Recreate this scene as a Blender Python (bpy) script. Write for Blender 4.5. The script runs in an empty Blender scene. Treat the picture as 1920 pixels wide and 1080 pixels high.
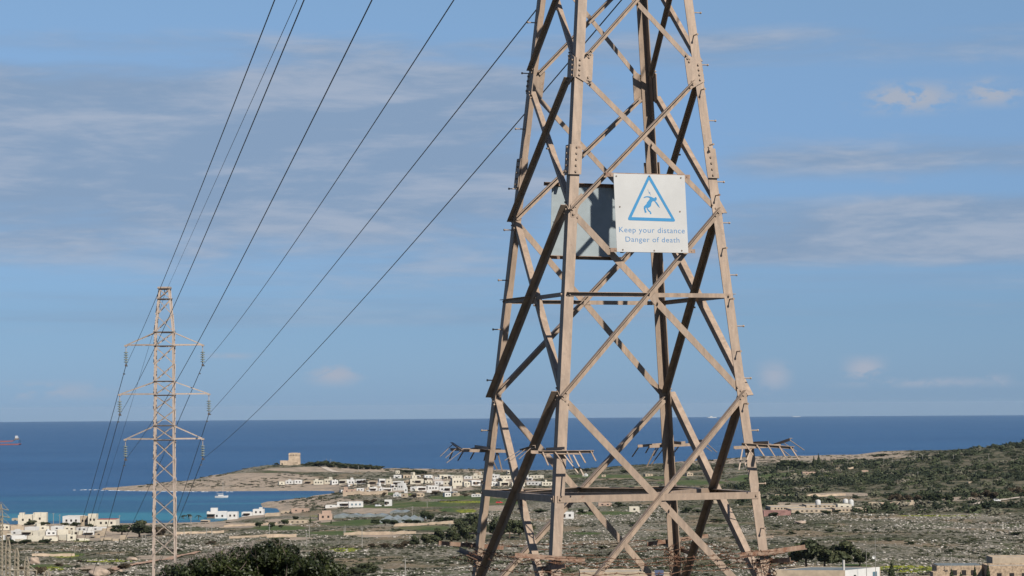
import bpy, bmesh, math, random
import numpy as np
from mathutils import Vector, Matrix
R = math.radians
S = bpy.context.scene
COL = S.collection
rnd = random.Random(7)
NR = np.random.RandomState(11)

# ------------------------------------------------------------------ camera, sky, sun, exposure
EYE = 70.0                      # metres above the sea
FPX, PITCH, ROLL = 4652.0, 0.0478, 0.0067
CX, CY = 960.0, 540.0
_up0 = Vector((0, -math.sin(PITCH), math.cos(PITCH)))
_X = Vector((1, 0, 0))
CR = _X * math.cos(ROLL) - _up0 * math.sin(ROLL)
CU = _X * math.sin(ROLL) + _up0 * math.cos(ROLL)
CF = Vector((0, math.cos(PITCH), math.sin(PITCH)))
cam_d = bpy.data.cameras.new('camera')
cam = bpy.data.objects.new('camera', cam_d); COL.objects.link(cam)
m = Matrix((CR, CU, -CF)).transposed().to_4x4(); m.translation = (0, 0, EYE)
cam.matrix_world = m
cam_d.sensor_width = 36; cam_d.lens = FPX * 36 / 1920
cam_d.clip_start = 0.3; cam_d.clip_end = 200000
S.camera = cam
SUN_AZ, SUN_EL = 146.0, 40.0    # clockwise from +Y
w = bpy.data.worlds.new('World'); S.world = w; w.use_nodes = True
wt = w.node_tree; wt.nodes.clear()
def N(t, k, **kw):
    n = t.nodes.new(k)
    for a, b in kw.items(): setattr(n, a, b)
    return n
def math_n(t, op, a, b=None, c=None, clamp=False):
    n = N(t, 'ShaderNodeMath', operation=op); n.use_clamp = clamp
    for i, v in enumerate((a, b, c)):
        if v is None: continue
        if isinstance(v, (int, float)): n.inputs[i].default_value = v
        else: t.links.new(v, n.inputs[i])
    return n.outputs[0]
def mix_c(t, fac, a, b, blend='MIX'):
    n = N(t, 'ShaderNodeMix', data_type='RGBA', blend_type=blend)
    for i, v in ((0, fac), (6, a), (7, b)):
        if isinstance(v, (int, float)): n.inputs[i].default_value = v
        elif isinstance(v, tuple): n.inputs[i].default_value = (*v, 1)
        else: t.links.new(v, n.inputs[i])
    return n.outputs[2]
def ramp(t, v, *stops):
    n = N(t, 'ShaderNodeMapRange'); n.interpolation_type = 'SMOOTHSTEP'
    t.links.new(v, n.inputs[0])
    for i, x in enumerate(stops): n.inputs[i + 1].default_value = x
    return n.outputs[0]
def noise(t, vec, scale, detail=5, rough=.55, dist=0):
    n = N(t, 'ShaderNodeTexNoise'); n.inputs['Scale'].default_value = scale
    n.inputs['Detail'].default_value = detail; n.inputs['Roughness'].default_value = rough
    n.inputs['Distortion'].default_value = dist
    if vec is not None: t.links.new(vec, n.inputs['Vector'])
    return n.outputs['Fac']
sky = N(wt, 'ShaderNodeTexSky', sky_type='NISHITA', sun_disc=False)
sky.sun_elevation = R(SUN_EL); sky.sun_rotation = R(SUN_AZ)
sky.altitude = 100; sky.air_density = 1.0; sky.dust_density = 0.3; sky.ozone_density = 3.5
SKY_STR = 0.05
tc = N(wt, 'ShaderNodeTexCoord')
sp = N(wt, 'ShaderNodeSeparateXYZ'); wt.links.new(tc.outputs['Generated'], sp.inputs[0])
dx, dy, dz = sp.outputs
az = math_n(wt, 'ARCTAN2', dx, dy)
def vec(t, x, y, z=0.0):
    n = N(t, 'ShaderNodeCombineXYZ')
    for i, v in enumerate((x, y, z)):
        if isinstance(v, (int, float)): n.inputs[i].default_value = v
        else: t.links.new(v, n.inputs[i])
    return n.outputs[0]
def cloud(sx, sy, detail, rough, lo, hi, seed, dist=.3):
    v = vec(wt, math_n(wt, 'MULTIPLY', az, sx), math_n(wt, 'MULTIPLY', dz, sy), seed)
    return ramp(wt, noise(wt, v, 1.0, detail, rough, dist), lo, hi, 0, 1)
def bell(x, c, wd):               # smooth bump round c
    d = math_n(wt, 'ABSOLUTE', math_n(wt, 'SUBTRACT', x, c))
    return ramp(wt, d, 0, wd, 1, 0)
def rmask(x, a0, a1, b1, b0):      # 0 below a0, 1 between a1 and b1, 0 above b0
    return math_n(wt, 'MULTIPLY', ramp(wt, x, a0, a1, 0, 1), ramp(wt, x, b1, b0, 1, 0))
def nz(sx, sy, seed, detail=8, rough=.6, dist=.25):
    return noise(wt, vec(wt, math_n(wt, 'MULTIPLY', az, sx), math_n(wt, 'MULTIPLY', dz, sy), seed), 1.0, detail, rough, dist)
MUL = lambda a, b_: math_n(wt, 'MULTIPLY', a, b_)
ADD = lambda a, b_: math_n(wt, 'ADD', a, b_)
big = nz(5, 34, 3.1, 5); lump = nz(12, 66, 8.7, 8, .58, .4); fine = nz(40, 230, 1.9, 7, .6, .3)
# the broad bank on the left, the thinner banks on the right
m_left = MUL(rmask(dz, .030, .090, .116, .158), ramp(wt, az, -.02, .07, 1, .12))
m_r1 = MUL(bell(dz, .098, .018), MUL(ramp(wt, az, .06, .11, 0, 1), .75))
m_r2 = MUL(rmask(dz, .045, .062, .078, .09), MUL(ramp(wt, az, .03, .10, 0, 1), .75))
m_r3 = MUL(bell(dz, .142, .014), .45)
mall = math_n(wt, 'MAXIMUM', math_n(wt, 'MAXIMUM', m_left, m_r1), math_n(wt, 'MAXIMUM', m_r2, m_r3))
fld = ADD(ADD(MUL(big, .55), MUL(lump, .45)), MUL(mall, .42))
sheet = MUL(ramp(wt, fld, .56, .86, 0, 1), ramp(wt, mall, 0, .25, 0, 1))
tone = ramp(wt, ADD(MUL(lump, .68), MUL(fine, .32)), .43, .66, 0, 1)
low = rmask(dz, .028, .036, .048, .058)          # faint haze layer lower down
sheet = math_n(wt, 'MAXIMUM', MUL(sheet, .84), MUL(MUL(low, ramp(wt, nz(4, 90, 6.4), .42, .66, 0, 1)), .35))
# small lit cumulus
def puff(a, d, wa, wd, amt, seed):
    return MUL(MUL(MUL(bell(az, a, wa), bell(dz, d, wd)), amt), ramp(wt, nz(62, 130, seed, 7, .62, .2), .40, .56, 0, 1))
pf = puff(.160, .1215, .030, .009, 1.6, 1.9)
for q in ((.193, .1225, .018, .008, 1.5, 2.2), (-.071, .0133, .016, .0065, 1.3, 4.1), (.141, .0140, .012, .0075, 1.4, 6.3), (.105, .0115, .010, .009, 1.1, 9.4), (-.185, .0075, .040, .0055, .8, 7.7), (.165, .0085, .05, .003, .8, 3.3), (-.115, .021, .02, .002, .7, 5.5), (.19, .009, .012, .004, 1.0, 8.1)):
    pf = math_n(wt, 'MAXIMUM', pf, puff(*q))
# clear winter air: no yellow band at the horizon
cr = N(wt, 'ShaderNodeValToRGB'); els = cr.color_ramp.elements
wt.links.new(math_n(wt, 'MULTIPLY', dz, 5.0), cr.inputs[0])
els[0].position = 0; els[0].color = (.33, .51, .98, 1); els[1].position = 1; els[1].color = (.80, .82, .88, 1)
for p_, c_ in ((.18, (.35, .49, .82)), (.5, (.55, .63, .84)), (.8, (.74, .77, .86))):
    e_ = els.new(p_); e_.color = (*c_, 1)
base_c = mix_c(wt, 1.0, sky.outputs[0], cr.outputs[0], 'MULTIPLY')
base_c = mix_c(wt, 1.0, base_c, (1.25, 1.29, 1.28), 'MULTIPLY')
GREY = (2.95, 4.12, 5.9)
PALE = (4.7, 5.4, 6.7)
c = mix_c(wt, sheet, base_c, mix_c(wt, tone, GREY, PALE))
c = mix_c(wt, math_n(wt, 'MULTIPLY', pf, .8, clamp=True), c, (4.6, 5.3, 6.6))
bg = N(wt, 'ShaderNodeBackground'); bg.inputs['Strength'].default_value = SKY_STR
wt.links.new(c, bg.inputs[0])
wo = N(wt, 'ShaderNodeOutputWorld'); wt.links.new(bg.outputs[0], wo.inputs[0])
sd = bpy.data.lights.new('sun', 'SUN'); sd.energy = 5.0; sd.angle = R(.5); sd.color = (1, .93, .82)
sun = bpy.data.objects.new('sun', sd); COL.objects.link(sun)
_sv = Vector((math.sin(R(SUN_AZ)) * math.cos(R(SUN_EL)), math.cos(R(SUN_AZ)) * math.cos(R(SUN_EL)), math.sin(R(SUN_EL))))
sun.rotation_euler = _sv.to_track_quat('Z', 'Y').to_euler()
vs = S.view_settings; vs.view_transform = 'Standard'; vs.look = 'None'; vs.gamma = 1; vs.use_curve_mapping = False
vs.exposure = 0.69
S.render.engine = 'CYCLES'
S.cycles.max_bounces = 5; S.cycles.volume_bounces = 0

# ------------------------------------------------------------------ helpers
def ray(px, py):
    u, v = px - CX, py - CY
    d = CR * (u / FPX) - CU * (v / FPX) + CF
    return d / d.y
def at(px, py, d):                # the world point seen at a pixel of the 1920 px photo, d metres north
    return Vector((0, 0, EYE)) + ray(px, py) * d
def pix(P):
    q = Vector(P) - Vector((0, 0, EYE)); k = FPX / q.dot(CF)
    return CX + q.dot(CR) * k, CY - q.dot(CU) * k
def curv(x, y): return (x * x + y * y) / (2 * 6.371e6)

class MB:
    def __init__(s): s.v = []; s.f = []
    def add(s, vs, fs):
        o = len(s.v); s.v += [tuple(p) for p in vs]; s.f += [tuple(i + o for i in f) for f in fs]; return s
    def box(s, c, sz, rot=None):
        vs = [Vector((x * sz[0] / 2, y * sz[1] / 2, z * sz[2] / 2)) for x in (-1, 1) for y in (-1, 1) for z in (-1, 1)]
        if rot is not None: vs = [rot @ p for p in vs]
        c = Vector(c)
        return s.add([p + c for p in vs], [(0, 1, 3, 2), (4, 6, 7, 5), (0, 4, 5, 1), (2, 3, 7, 6), (0, 2, 6, 4), (1, 5, 7, 3)])
    def obox(s, o, a, b, c):      # box from corner o along edge vectors a, b, c
        o, a, b, c = map(Vector, (o, a, b, c))
        vs = [o + a * i + b * j + c * k for i in (0, 1) for j in (0, 1) for k in (0, 1)]
        return s.add(vs, [(0, 1, 3, 2), (4, 6, 7, 5), (0, 4, 5, 1), (2, 3, 7, 6), (0, 2, 6, 4), (1, 5, 7, 3)])
    def angle(s, p0, p1, da, db, wd, t, wb=None):     # an L section: corner line p0-p1, flanges along da and db
        p0, p1 = Vector(p0), Vector(p1); ax = (p1 - p0).normalized()
        da = (Vector(da) - ax * Vector(da).dot(ax)).normalized()
        db = (Vector(db) - ax * Vector(db).dot(ax)).normalized()
        wb = wb or wd
        prof = [(0, 0), (wd, 0), (wd, t), (t, t), (t, wb), (0, wb)]
        vs = [p + da * a + db * b for p in (p0, p1) for a, b in prof]
        fs = [(i, (i + 1) % 6, (i + 1) % 6 + 6, i + 6) for i in range(6)] + [(0, 1, 2, 3), (0, 3, 4, 5), (6, 9, 8, 7), (6, 11, 10, 9)]
        return s.add(vs, fs)
    def tube(s, pts, r, n=6, r1=None):
        pts = [Vector(p) for p in pts]; m_ = len(pts); r1 = r if r1 is None else r1; vs = []
        for i, p in enumerate(pts):
            tg = (pts[min(i + 1, m_ - 1)] - pts[max(i - 1, 0)]).normalized()
            a = tg.cross(Vector((0, 0, 1)) if abs(tg.z) < .9 else Vector((1, 0, 0))).normalized(); b = tg.cross(a)
            rr = r + (r1 - r) * i / max(1, m_ - 1)
            vs += [p + a * math.cos(2 * math.pi * k / n) * rr + b * math.sin(2 * math.pi * k / n) * rr for k in range(n)]
        fs = [(i * n + k, i * n + (k + 1) % n, (i + 1) * n + (k + 1) % n, (i + 1) * n + k) for i in range(m_ - 1) for k in range(n)]
        fs += [tuple(range(n))[::-1], tuple(range((m_ - 1) * n, m_ * n))]
        return s.add(vs, fs)
    def bolt(s, p, n_, r=.013, h=.018):               # hexagonal bolt head on a plate
        p, n_ = Vector(p), Vector(n_).normalized()
        return s.tube([p, p + n_ * h], r, 6)
    def prism(s, poly, o, a, b, nrm, t):              # a flat outline (in a,b) given thickness t along nrm
        o, a, b, nrm = map(Vector, (o, a, b, nrm)); k = len(poly)
        vs = [o + a * x + b * y for x, y in poly] + [o + a * x + b * y + nrm * t for x, y in poly]
        return s.add(vs, [tuple(range(k))[::-1], tuple(range(k, 2 * k))] + [(i, (i + 1) % k, (i + 1) % k + k, i + k) for i in range(k)])
    def build(s, name, mat, parent=None, inv=None, smooth=False):
        me = bpy.data.meshes.new(name)
        vs = s.v if inv is None else [tuple(inv @ Vector(p)) for p in s.v]
        me.from_pydata(vs, [], s.f); me.update()
        bm = bmesh.new(); bm.from_mesh(me); bmesh.ops.recalc_face_normals(bm, faces=bm.faces); bm.to_mesh(me); bm.free()
        if smooth: me.polygons.foreach_set('use_smooth', [True] * len(me.polygons))
        me.materials.append(mat)
        o = bpy.data.objects.new(name, me); COL.objects.link(o)
        if parent: o.parent = parent
        return o
def np_mesh(name, V, F, mat, parent=None, attrs=None, smooth=False):
    me = bpy.data.meshes.new(name); nv, nf, k = len(V), len(F), F.shape[1]
    me.vertices.add(nv); me.vertices.foreach_set('co', np.ascontiguousarray(V, dtype=np.float32).ravel())
    me.loops.add(nf * k); me.loops.foreach_set('vertex_index', np.ascontiguousarray(F, dtype=np.int32).ravel())
    me.polygons.add(nf); me.polygons.foreach_set('loop_start', np.arange(0, nf * k, k, dtype=np.int32))
    me.update(calc_edges=True)
    if smooth: me.polygons.foreach_set('use_smooth', np.ones(nf, dtype=bool))
    for an, arr in (attrs or {}).items():
        if arr.ndim == 2:
            a = me.color_attributes.new(an, 'FLOAT_COLOR', 'POINT'); a.data.foreach_set('color', np.ascontiguousarray(arr, dtype=np.float32).ravel())
        else:
            a = me.attributes.new(an, 'FLOAT', 'POINT'); a.data.foreach_set('value', np.ascontiguousarray(arr, dtype=np.float32))
    me.materials.append(mat)
    o = bpy.data.objects.new(name, me); COL.objects.link(o)
    if parent: o.parent = parent
    return o
def tag(o, label=None, cat=None, group=None, kind=None):
    if label: o['label'] = label
    if cat: o['category'] = cat
    if group: o['group'] = group
    if kind: o['kind'] = kind
    return o
def thing(name, label, cat, loc=(0, 0, 0), rz=0, group=None):
    o = bpy.data.objects.new(name, None); COL.objects.link(o)
    o.location = loc; o.rotation_euler = (0, 0, rz); o.empty_display_size = .5
    return tag(o, label, cat, group)
def dup(root, loc, rz=0, sc=1.0, label=None, group=None):
    r = root.copy(); COL.objects.link(r); r.location = loc; r.rotation_euler = (0, 0, rz)
    r.scale = (sc, sc, sc) if isinstance(sc, (int, float)) else sc
    if label: r['label'] = label
    if group: r['group'] = group
    for ch in list(root.children):
        c_ = ch.copy(); COL.objects.link(c_); c_.parent = r
        for g in ch.children:
            d_ = g.copy(); COL.objects.link(d_); d_.parent = c_
    return r

# ------------------------------------------------------------------ materials
def mat_new(name):
    m_ = bpy.data.materials.new(name); m_.use_nodes = True; t = m_.node_tree
    return m_, t, t.nodes['Principled BSDF']
def objco(t): return N(t, 'ShaderNodeTexCoord').outputs['Object']
def bumpy(t, b, h, strength, dist):
    n = N(t, 'ShaderNodeBump'); n.inputs['Strength'].default_value = strength; n.inputs['Distance'].default_value = dist
    t.links.new(h, n.inputs['Height']); t.links.new(n.outputs[0], b.inputs['Normal'])
def simple(name, col, rough=.7, var=.18, scale=4.0, metal=0, col2=None, bump=0, spec=.3):
    m_, t, b = mat_new(name); co = objco(t); nz = noise(t, co, scale, 6, .62)
    f = ramp(t, nz, .3, .7, 0, 1)
    lo = tuple(x * (1 - var) for x in col); hi = tuple(min(1, x * (1 + var)) for x in (col2 or col))
    t.links.new(mix_c(t, f, lo, hi), b.inputs['Base Color'])
    b.inputs['Roughness'].default_value = rough; b.inputs['Metallic'].default_value = metal
    b.inputs['Specular IOR Level'].default_value = spec
    if bump: bumpy(t, b, nz, bump, .02)
    return m_
def painted_steel(name, col, dark, rust_amt=.62):
    m_, t, b = mat_new(name); co = objco(t)
    mp = N(t, 'ShaderNodeMapping'); mp.inputs['Scale'].default_value = (9, 9, 1.6); t.links.new(co, mp.inputs[0])
    n1 = noise(t, mp.outputs[0], 1.6, 7, .65); n2 = noise(t, co, 26, 5, .6); n3 = noise(t, co, 5.5, 8, .7, .4)
    base = mix_c(t, ramp(t, n1, .32, .72, 0, 1), dark, col)
    base = mix_c(t, math_n(t, 'MULTIPLY', ramp(t, n2, .55, .75, 0, 1), .3), base, (.35, .31, .26))
    n4 = noise(t, co, 11, 6, .7); base = mix_c(t, ramp(t, n4, .30, .45, .45, 0), base, (.13, .11, .095))
    base = mix_c(t, ramp(t, n3, rust_amt, rust_amt + .08, 0, .8), base, (.11, .045, .022))
    oi = N(t, 'ShaderNodeObjectInfo'); base = mix_c(t, math_n(t, 'MULTIPLY', oi.outputs['Random'], .28), base, dark)
    t.links.new(base, b.inputs['Base Color'])
    b.inputs['Roughness'].default_value = .55; b.inputs['Specular IOR Level'].default_value = .35
    bumpy(t, b, n2, .25, .004)
    return m_
M = {}
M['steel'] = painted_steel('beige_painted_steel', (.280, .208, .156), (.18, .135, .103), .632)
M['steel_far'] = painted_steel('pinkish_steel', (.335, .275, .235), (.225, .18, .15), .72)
M['steel_small'] = simple('pale_steel', (0.192, 0.165, 0.123), .7)
M['rust'] = simple('rusty_iron', (0.0549, 0.0251, 0.0137), .9, .5, 30, col2=(0.119, 0.064, 0.0412), bump=.4)
M['bolt'] = simple('bolt_metal', (0.0916, 0.0685, 0.0549), .6, .4, 30)
M['rail'] = painted_steel('rusting_rail', (0.228, 0.165, 0.123), (0.137, 0.082, 0.0549), .50)
M['sign'] = simple('sign_white_enamel', (.315, .315, .31), .30, .06, 1.7, bump=.05, spec=.5)
M['blue'] = simple('sign_blue_print', (0.016, 0.137, 0.284), .4, .04, 8)
M['blue_text'] = simple('sign_faded_blue_print', (0.0457, 0.137, 0.274), .4, .06, 8)
M['sign_back'] = simple('bare_aluminium_back', (.215, .25, .268), .55, .08, 5)
M['glass_disc'] = simple('insulator_glass', (.13, .15, .14), .25, .3, 20, spec=.5)
M['cable'] = simple('cable_aluminium', (.07, .075, .085), .6, .1, 5)
M['white'] = simple('whitewash', (0.417, 0.413, 0.403), .8, .08, .35)
M['cream'] = simple('cream_render', (.40, .37, .305), .85, .12, .35)
M['sand'] = simple('sandstone_wall', (0.289, 0.235, 0.175), .9, .16, .5)
M['stone'] = simple('rubble_stone', (0.26, 0.197, 0.139), .95, .42, 1.6, bump=.8)
M['towerstone'] = simple('old_limestone', (0.326, 0.256, 0.19), .95, .2, .35, bump=.5)
M['pink'] = simple('pink_render', (0.282, 0.202, 0.158), .9, .12, .6)
M['redwall'] = simple('faded_red_wall', (.17, .095, .085), .9, .35, .4)
M['roofgrey'] = simple('grey_roof_membrane', (0.101, 0.119, 0.128), .8, .25, .6)
M['roofpale'] = simple('pale_screed_roof', (0.238, 0.219, 0.192), .9, .15, .5)
M['redroof'] = simple('red_roof', (0.192, 0.0412, 0.0274), .8, .15, 1)
M['dark'] = simple('dark_opening', (.022, .02, .02), .9, .2, 1, spec=.05)
M['shade'] = simple('timber_and_shade', (.10, .075, .06), .9, .3, 2)  # dark doors and ship deck; also the painted shade of verandahs
M['blueish'] = simple('blue_shutter', (0.0672, 0.114, 0.148), .6, .15, 1)
M['poly'] = simple('greenhouse_film', (0.134, 0.151, 0.151), .5, .3, .25, spec=.4)
M['pole'] = simple('pole_grey', (0.192, 0.183, 0.165), .8, .1, 2)
M['bark'] = simple('bark', (0.0732, 0.0502, 0.0365), .95, .3, 5, bump=.5)
M['twig'] = simple('dry_twigs', (0.114, 0.089, 0.0732), .95, .3, 8)
M['foam'] = simple('sea_foam', (0.388, 0.398, 0.402), .8, .06, 1)
M['hull'] = simple('white_hull', (0.365, 0.365, 0.365), .3, .03, 1)
M['shipblue'] = simple('ship_blue', (.03, .085, .18), .5, .08, .02)
M['shipred'] = simple('ship_red', (.17, .055, .055), .6, .15, .02)
M['tank'] = simple('white_tank', (0.356, 0.356, 0.348), .4, .06, .5)
M['chimney'] = simple('white_flue', (0.329, 0.32, 0.302), .6, .08, 1)

def foliage(name, a, b_, cc, rough=.7):
    m_, t, b = mat_new(name)
    at_ = N(t, 'ShaderNodeAttribute', attribute_name='tint')
    geo = N(t, 'ShaderNodeObjectInfo')
    f = math_n(t, 'ADD', at_.outputs['Fac'], math_n(t, 'MULTIPLY', math_n(t, 'SUBTRACT', geo.outputs['Random'], .5), .35))
    x = mix_c(t, ramp(t, f, 0, .6, 0, 1), a, b_)
    x = mix_c(t, ramp(t, f, .6, 1.1, 0, 1), x, cc)
    t.links.new(x, b.inputs['Base Color'])
    b.inputs['Roughness'].default_value = rough; b.inputs['Specular IOR Level'].default_value = .2
    return m_
M['leaf_dark'] = foliage('dark_foliage', (0.00916, 0.0146, 0.0064), (0.0206, 0.0284, 0.0109), (0.0388, 0.0457, 0.0183))
M['leaf_olive'] = foliage('olive_foliage', (0.016, 0.0206, 0.0101), (0.032, 0.0388, 0.016), (0.0594, 0.0594, 0.0297))
M['leaf_brown'] = foliage('russet_foliage', (0.0228, 0.0175, 0.0108), (0.047, 0.0349, 0.0202), (0.0806, 0.0638, 0.037))
M['leaf_near'] = foliage('near_bush_foliage', (0.00672, 0.0101, 0.00336), (0.0185, 0.0252, 0.00756), (0.0437, 0.0521, 0.0151), .5)
M['scrub'] = foliage('scrub_foliage', (0.016, 0.0224, 0.0112), (0.0448, 0.0544, 0.0256), (0.136, 0.124, 0.096))
M['lowscrub'] = foliage('low_scrub_foliage', (0.019, 0.0229, 0.012), (0.0408, 0.0462, 0.0218), (0.0707, 0.0653, 0.0435))
M['rocks'] = foliage('pale_limestone', (0.136, 0.12, 0.1), (0.224, 0.204, 0.18), (0.368, 0.344, 0.312), .9)

# ------------------------------------------------------------------ terrain
NEAR = [(-80, 'z70'), (0, 'z68.3'), (32, 'z64.6'), (70, 'z62'), (180, 'z57.6'), (300, 'z46.5'), (450, 'z35.5')]
A_ = lambda d: (d, 'z-5')
COLS = {
 -900: [(620, 1085), (800, 1055), (1000, 1035), (1200, 1012), (1400, 992), (1500, 983), (1570, 'z-1.5'), (1750, 'z-5')],
 0: [(620, 1085), (800, 1055), (1000, 1035), (1200, 1012), (1400, 990), (1500, 983), (1570, 'z-1.5'), (1750, 'z-5')],
 182: [(620, 1085), (800, 1055), (1000, 1033), (1200, 1010), (1400, 988), (1500, 982), (1580, 'z-1.5'), (1750, 'z-5'), (2190, 'z-1.5'), (2300, 'z-4')],
 196: [(620, 1085), (800, 1055), (1000, 1033), (1200, 1010), (1400, 988), (1500, 982), (1580, 'z-1.5'), (1750, 'z-5'), (2170, 'z-.6'), (2200, 'z1.4'), (2250, 'z-1')],
 250: [(620, 1085), (800, 1055), (1000, 1033), (1200, 1010), (1400, 988), (1500, 982), (1580, 'z-1.5'), (1750, 'z-5'), (2100, 'z-2'), (2150, 'z0.4'), (2180, 'z1.6'), (2262, 909.5), (2340, 'z-2')],
 330: [(620, 1085), (800, 1055), (1000, 1033), (1200, 1008), (1400, 986), (1500, 981), (1580, 'z-1.5'), (1750, 'z-5'), (2090, 'z-2'), (2142, 'z0.4'), (2170, 'z1.8'), (2321, 900.5), (2420, 'z-2')],
 400: [(620, 1085), (800, 1052), (1000, 1030), (1200, 1005), (1400, 985), (1520, 979), (1590, 'z-1.5'), (1750, 'z-5'), (2090, 'z-2'), (2127, 'z0.4'), (2160, 'z1.8'), (2200, 'z2.2'), (2422, 889), (2520, 'z-2')],
 470: [(620, 1085), (800, 1050), (1000, 1025), (1200, 1000), (1400, 982), (1560, 970), (1630, 'z.2'), (1660, 'z-1.5'), (1780, 'z-1.4'), (1840, 'z-2'), (2090, 'z-2'), (2125, 'z0.4'), (2160, 'z1.8'), (2200, 'z2.4'), (2480, 875.5), (2600, 'z-2')],
 500: [(620, 1085), (800, 1050), (1000, 1023), (1200, 998), (1400, 980), (1560, 968), (1660, 'z.2'), (1680, 'z-1'), (1745, 'z-1'), (1770, 'z.6'), (1840, 'z1.5'), (1875, 'z-1'), (2090, 'z-2'), (2125, 'z0.4'), (2160, 'z1.8'), (2200, 'z2.6'), (2500, 870), (2620, 'z-2')],
 555: [(620, 1085), (800, 1050), (1000, 1022), (1200, 997), (1400, 978), (1560, 966), (1700, 'z1.5'), (1800, 'z2.5'), (1900, 'z1.4'), (1930, 'z-1'), (2090, 'z-2'), (2125, 'z0.4'), (2160, 'z1.8'), (2200, 'z3'), (2500, 868), (2640, 'z-2')],
 620: [(620, 1085), (800, 1050), (1000, 1020), (1200, 996), (1400, 974), (1560, 960), (1700, 945), (1850, 932), (2000, 'z1.6'), (2030, 'z-.8'), (2095, 'z-.8'), (2130, 'z1.2'), (2200, 'z3.5'), (2300, 893), (2490, 871), (2600, 'z6'), (2680, 'z-3')],
 660: [(620, 1085), (800, 1050), (1000, 1018), (1200, 994), (1400, 972), (1560, 957), (1700, 943), (1900, 922), (2100, 909), (2300, 892), (2480, 873), (2600, 'z6'), (2680, 'z-3')],
 730: [(620, 1085), (800, 1050), (1000, 1017), (1200, 993), (1400, 971), (1560, 955), (1700, 940), (1900, 920), (2100, 907), (2300, 893), (2460, 881), (2600, 876.5), (2660, 'z-3')],
 1000: [(620, 1085), (800, 1048), (1000, 1013), (1150, 988), (1300, 965), (1500, 945), (1700, 926), (1900, 913), (2150, 899), (2400, 887), (2600, 881), (2660, 'z-3')],
 1130: [(620, 1085), (800, 1045), (1000, 1005), (1150, 980), (1300, 959), (1500, 940), (1700, 922), (1900, 908), (2150, 896), (2400, 884), (2650, 875.5), (2700, 'z-3')],
 1400: [(620, 1085), (800, 1040), (1000, 1000), (1150, 975), (1300, 955), (1500, 935), (1800, 905), (2100, 886), (2400, 869), (2650, 855.5), (2720, 'z-3')],
 1650: [(620, 1085), (800, 1035), (1000, 995), (1200, 965), (1400, 942), (1600, 917), (1800, 897), (2100, 875), (2400, 860), (2800, 844), (2860, 'z-3')],
 1920: [(620, 1085), (800, 1035), (1000, 990), (1200, 960), (1400, 934), (1600, 905), (1800, 878), (2000, 856), (2200, 838), (2400, 'z33'), (2800, 'z18'), (2900, 'z-3')],
 2900: [(620, 1085), (800, 1035), (1000, 990), (1200, 960), (1400, 934), (1600, 900), (1800, 870), (2000, 845), (2200, 825), (2400, 'z38'), (2900, 'z18'), (3000, 'z-3')],
}
_cp = np.array(sorted(COLS)); _dg = np.arange(-80, 3205, 5.0); _Z = []
for cpx in sorted(COLS):
    dd, zz = [], []
    for d, v in NEAR + COLS[cpx] + [(3200, 'z-6')]:
        dd.append(d)
        zz.append(float(v[1:]) if isinstance(v, str) else at(min(max(cpx, -200), 2100), v, d).z)
    z = np.interp(_dg, dd, zz)
    k = np.ones(3) / 3; zs = np.convolve(np.pad(z, 1, 'edge'), k, 'valid'); z = np.where(_dg < 500, zs, np.where(z > 3, zs, z))
    _Z.append(z)
_Z = np.array(_Z)
def vnoise(x, y, seed=0):          # cheap smooth value noise
    xi, yi = np.floor(x).astype(np.int64), np.floor(y).astype(np.int64); fx, fy = x - xi, y - yi
    fx = fx * fx * (3 - 2 * fx); fy = fy * fy * (3 - 2 * fy)
    def h(a, b):
        n = (a * 374761393 + b * 668265263 + seed * 974711) & 0x7fffffff
        n = ((n ^ (n >> 13)) * 1274126177) & 0x7fffffff
        return ((n ^ (n >> 16)) & 0xffff) / 65535.0
    return (h(xi, yi) * (1 - fx) + h(xi + 1, yi) * fx) * (1 - fy) + (h(xi, yi + 1) * (1 - fx) + h(xi + 1, yi + 1) * fx) * fy
def fbm(x, y, seed=0, o=4):
    s = 0; a = .5
    for i in range(o): s = s + a * vnoise(x * 2 ** i, y * 2 ** i, seed + i); a *= .5
    return s
def hz(x, y):
    x = np.asarray(x, dtype=float); y = np.asarray(y, dtype=float)
    d = np.maximum(y, 60.0); a = np.clip(CX + FPX * x / d, _cp[0], _cp[-1])
    ci = np.clip(np.searchsorted(_cp, a) - 1, 0, len(_cp) - 2)
    tx = (a - _cp[ci]) / (_cp[ci + 1] - _cp[ci])
    di = np.clip((y + 80) / 5.0, 0, len(_dg) - 1.001); i0 = di.astype(int); ty = di - i0
    z = (_Z[ci, i0] * (1 - ty) + _Z[ci, i0 + 1] * ty) * (1 - tx) + (_Z[ci + 1, i0] * (1 - ty) + _Z[ci + 1, i0 + 1] * ty) * tx
    far = np.clip((y - 450) / 200, 0, 1)
    amp = far * np.clip(np.abs(z) / 5, .12, 1)
    z = z + amp * ((fbm(x / 45, y / 45, 3) - .47) * 2.2 + (fbm(x / 9, y / 9, 9, 3) - .45) * .7)
    return z - curv(x, y)
def ground_at(px, py, d0=560, d1=3000):
    r = ray(px, py); ds = np.arange(d0, d1, 2.0)
    z = EYE + r.z * ds; g = hz(r.x * ds, ds)
    k = np.nonzero(z <= g)[0]
    if len(k) == 0: return None
    i = k[0]; d = ds[i]
    return Vector((r.x * d, d, float(g[i])))
def G(x, y): return Vector((x, y, float(hz(np.array([x]), np.array([y]))[0])))

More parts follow.
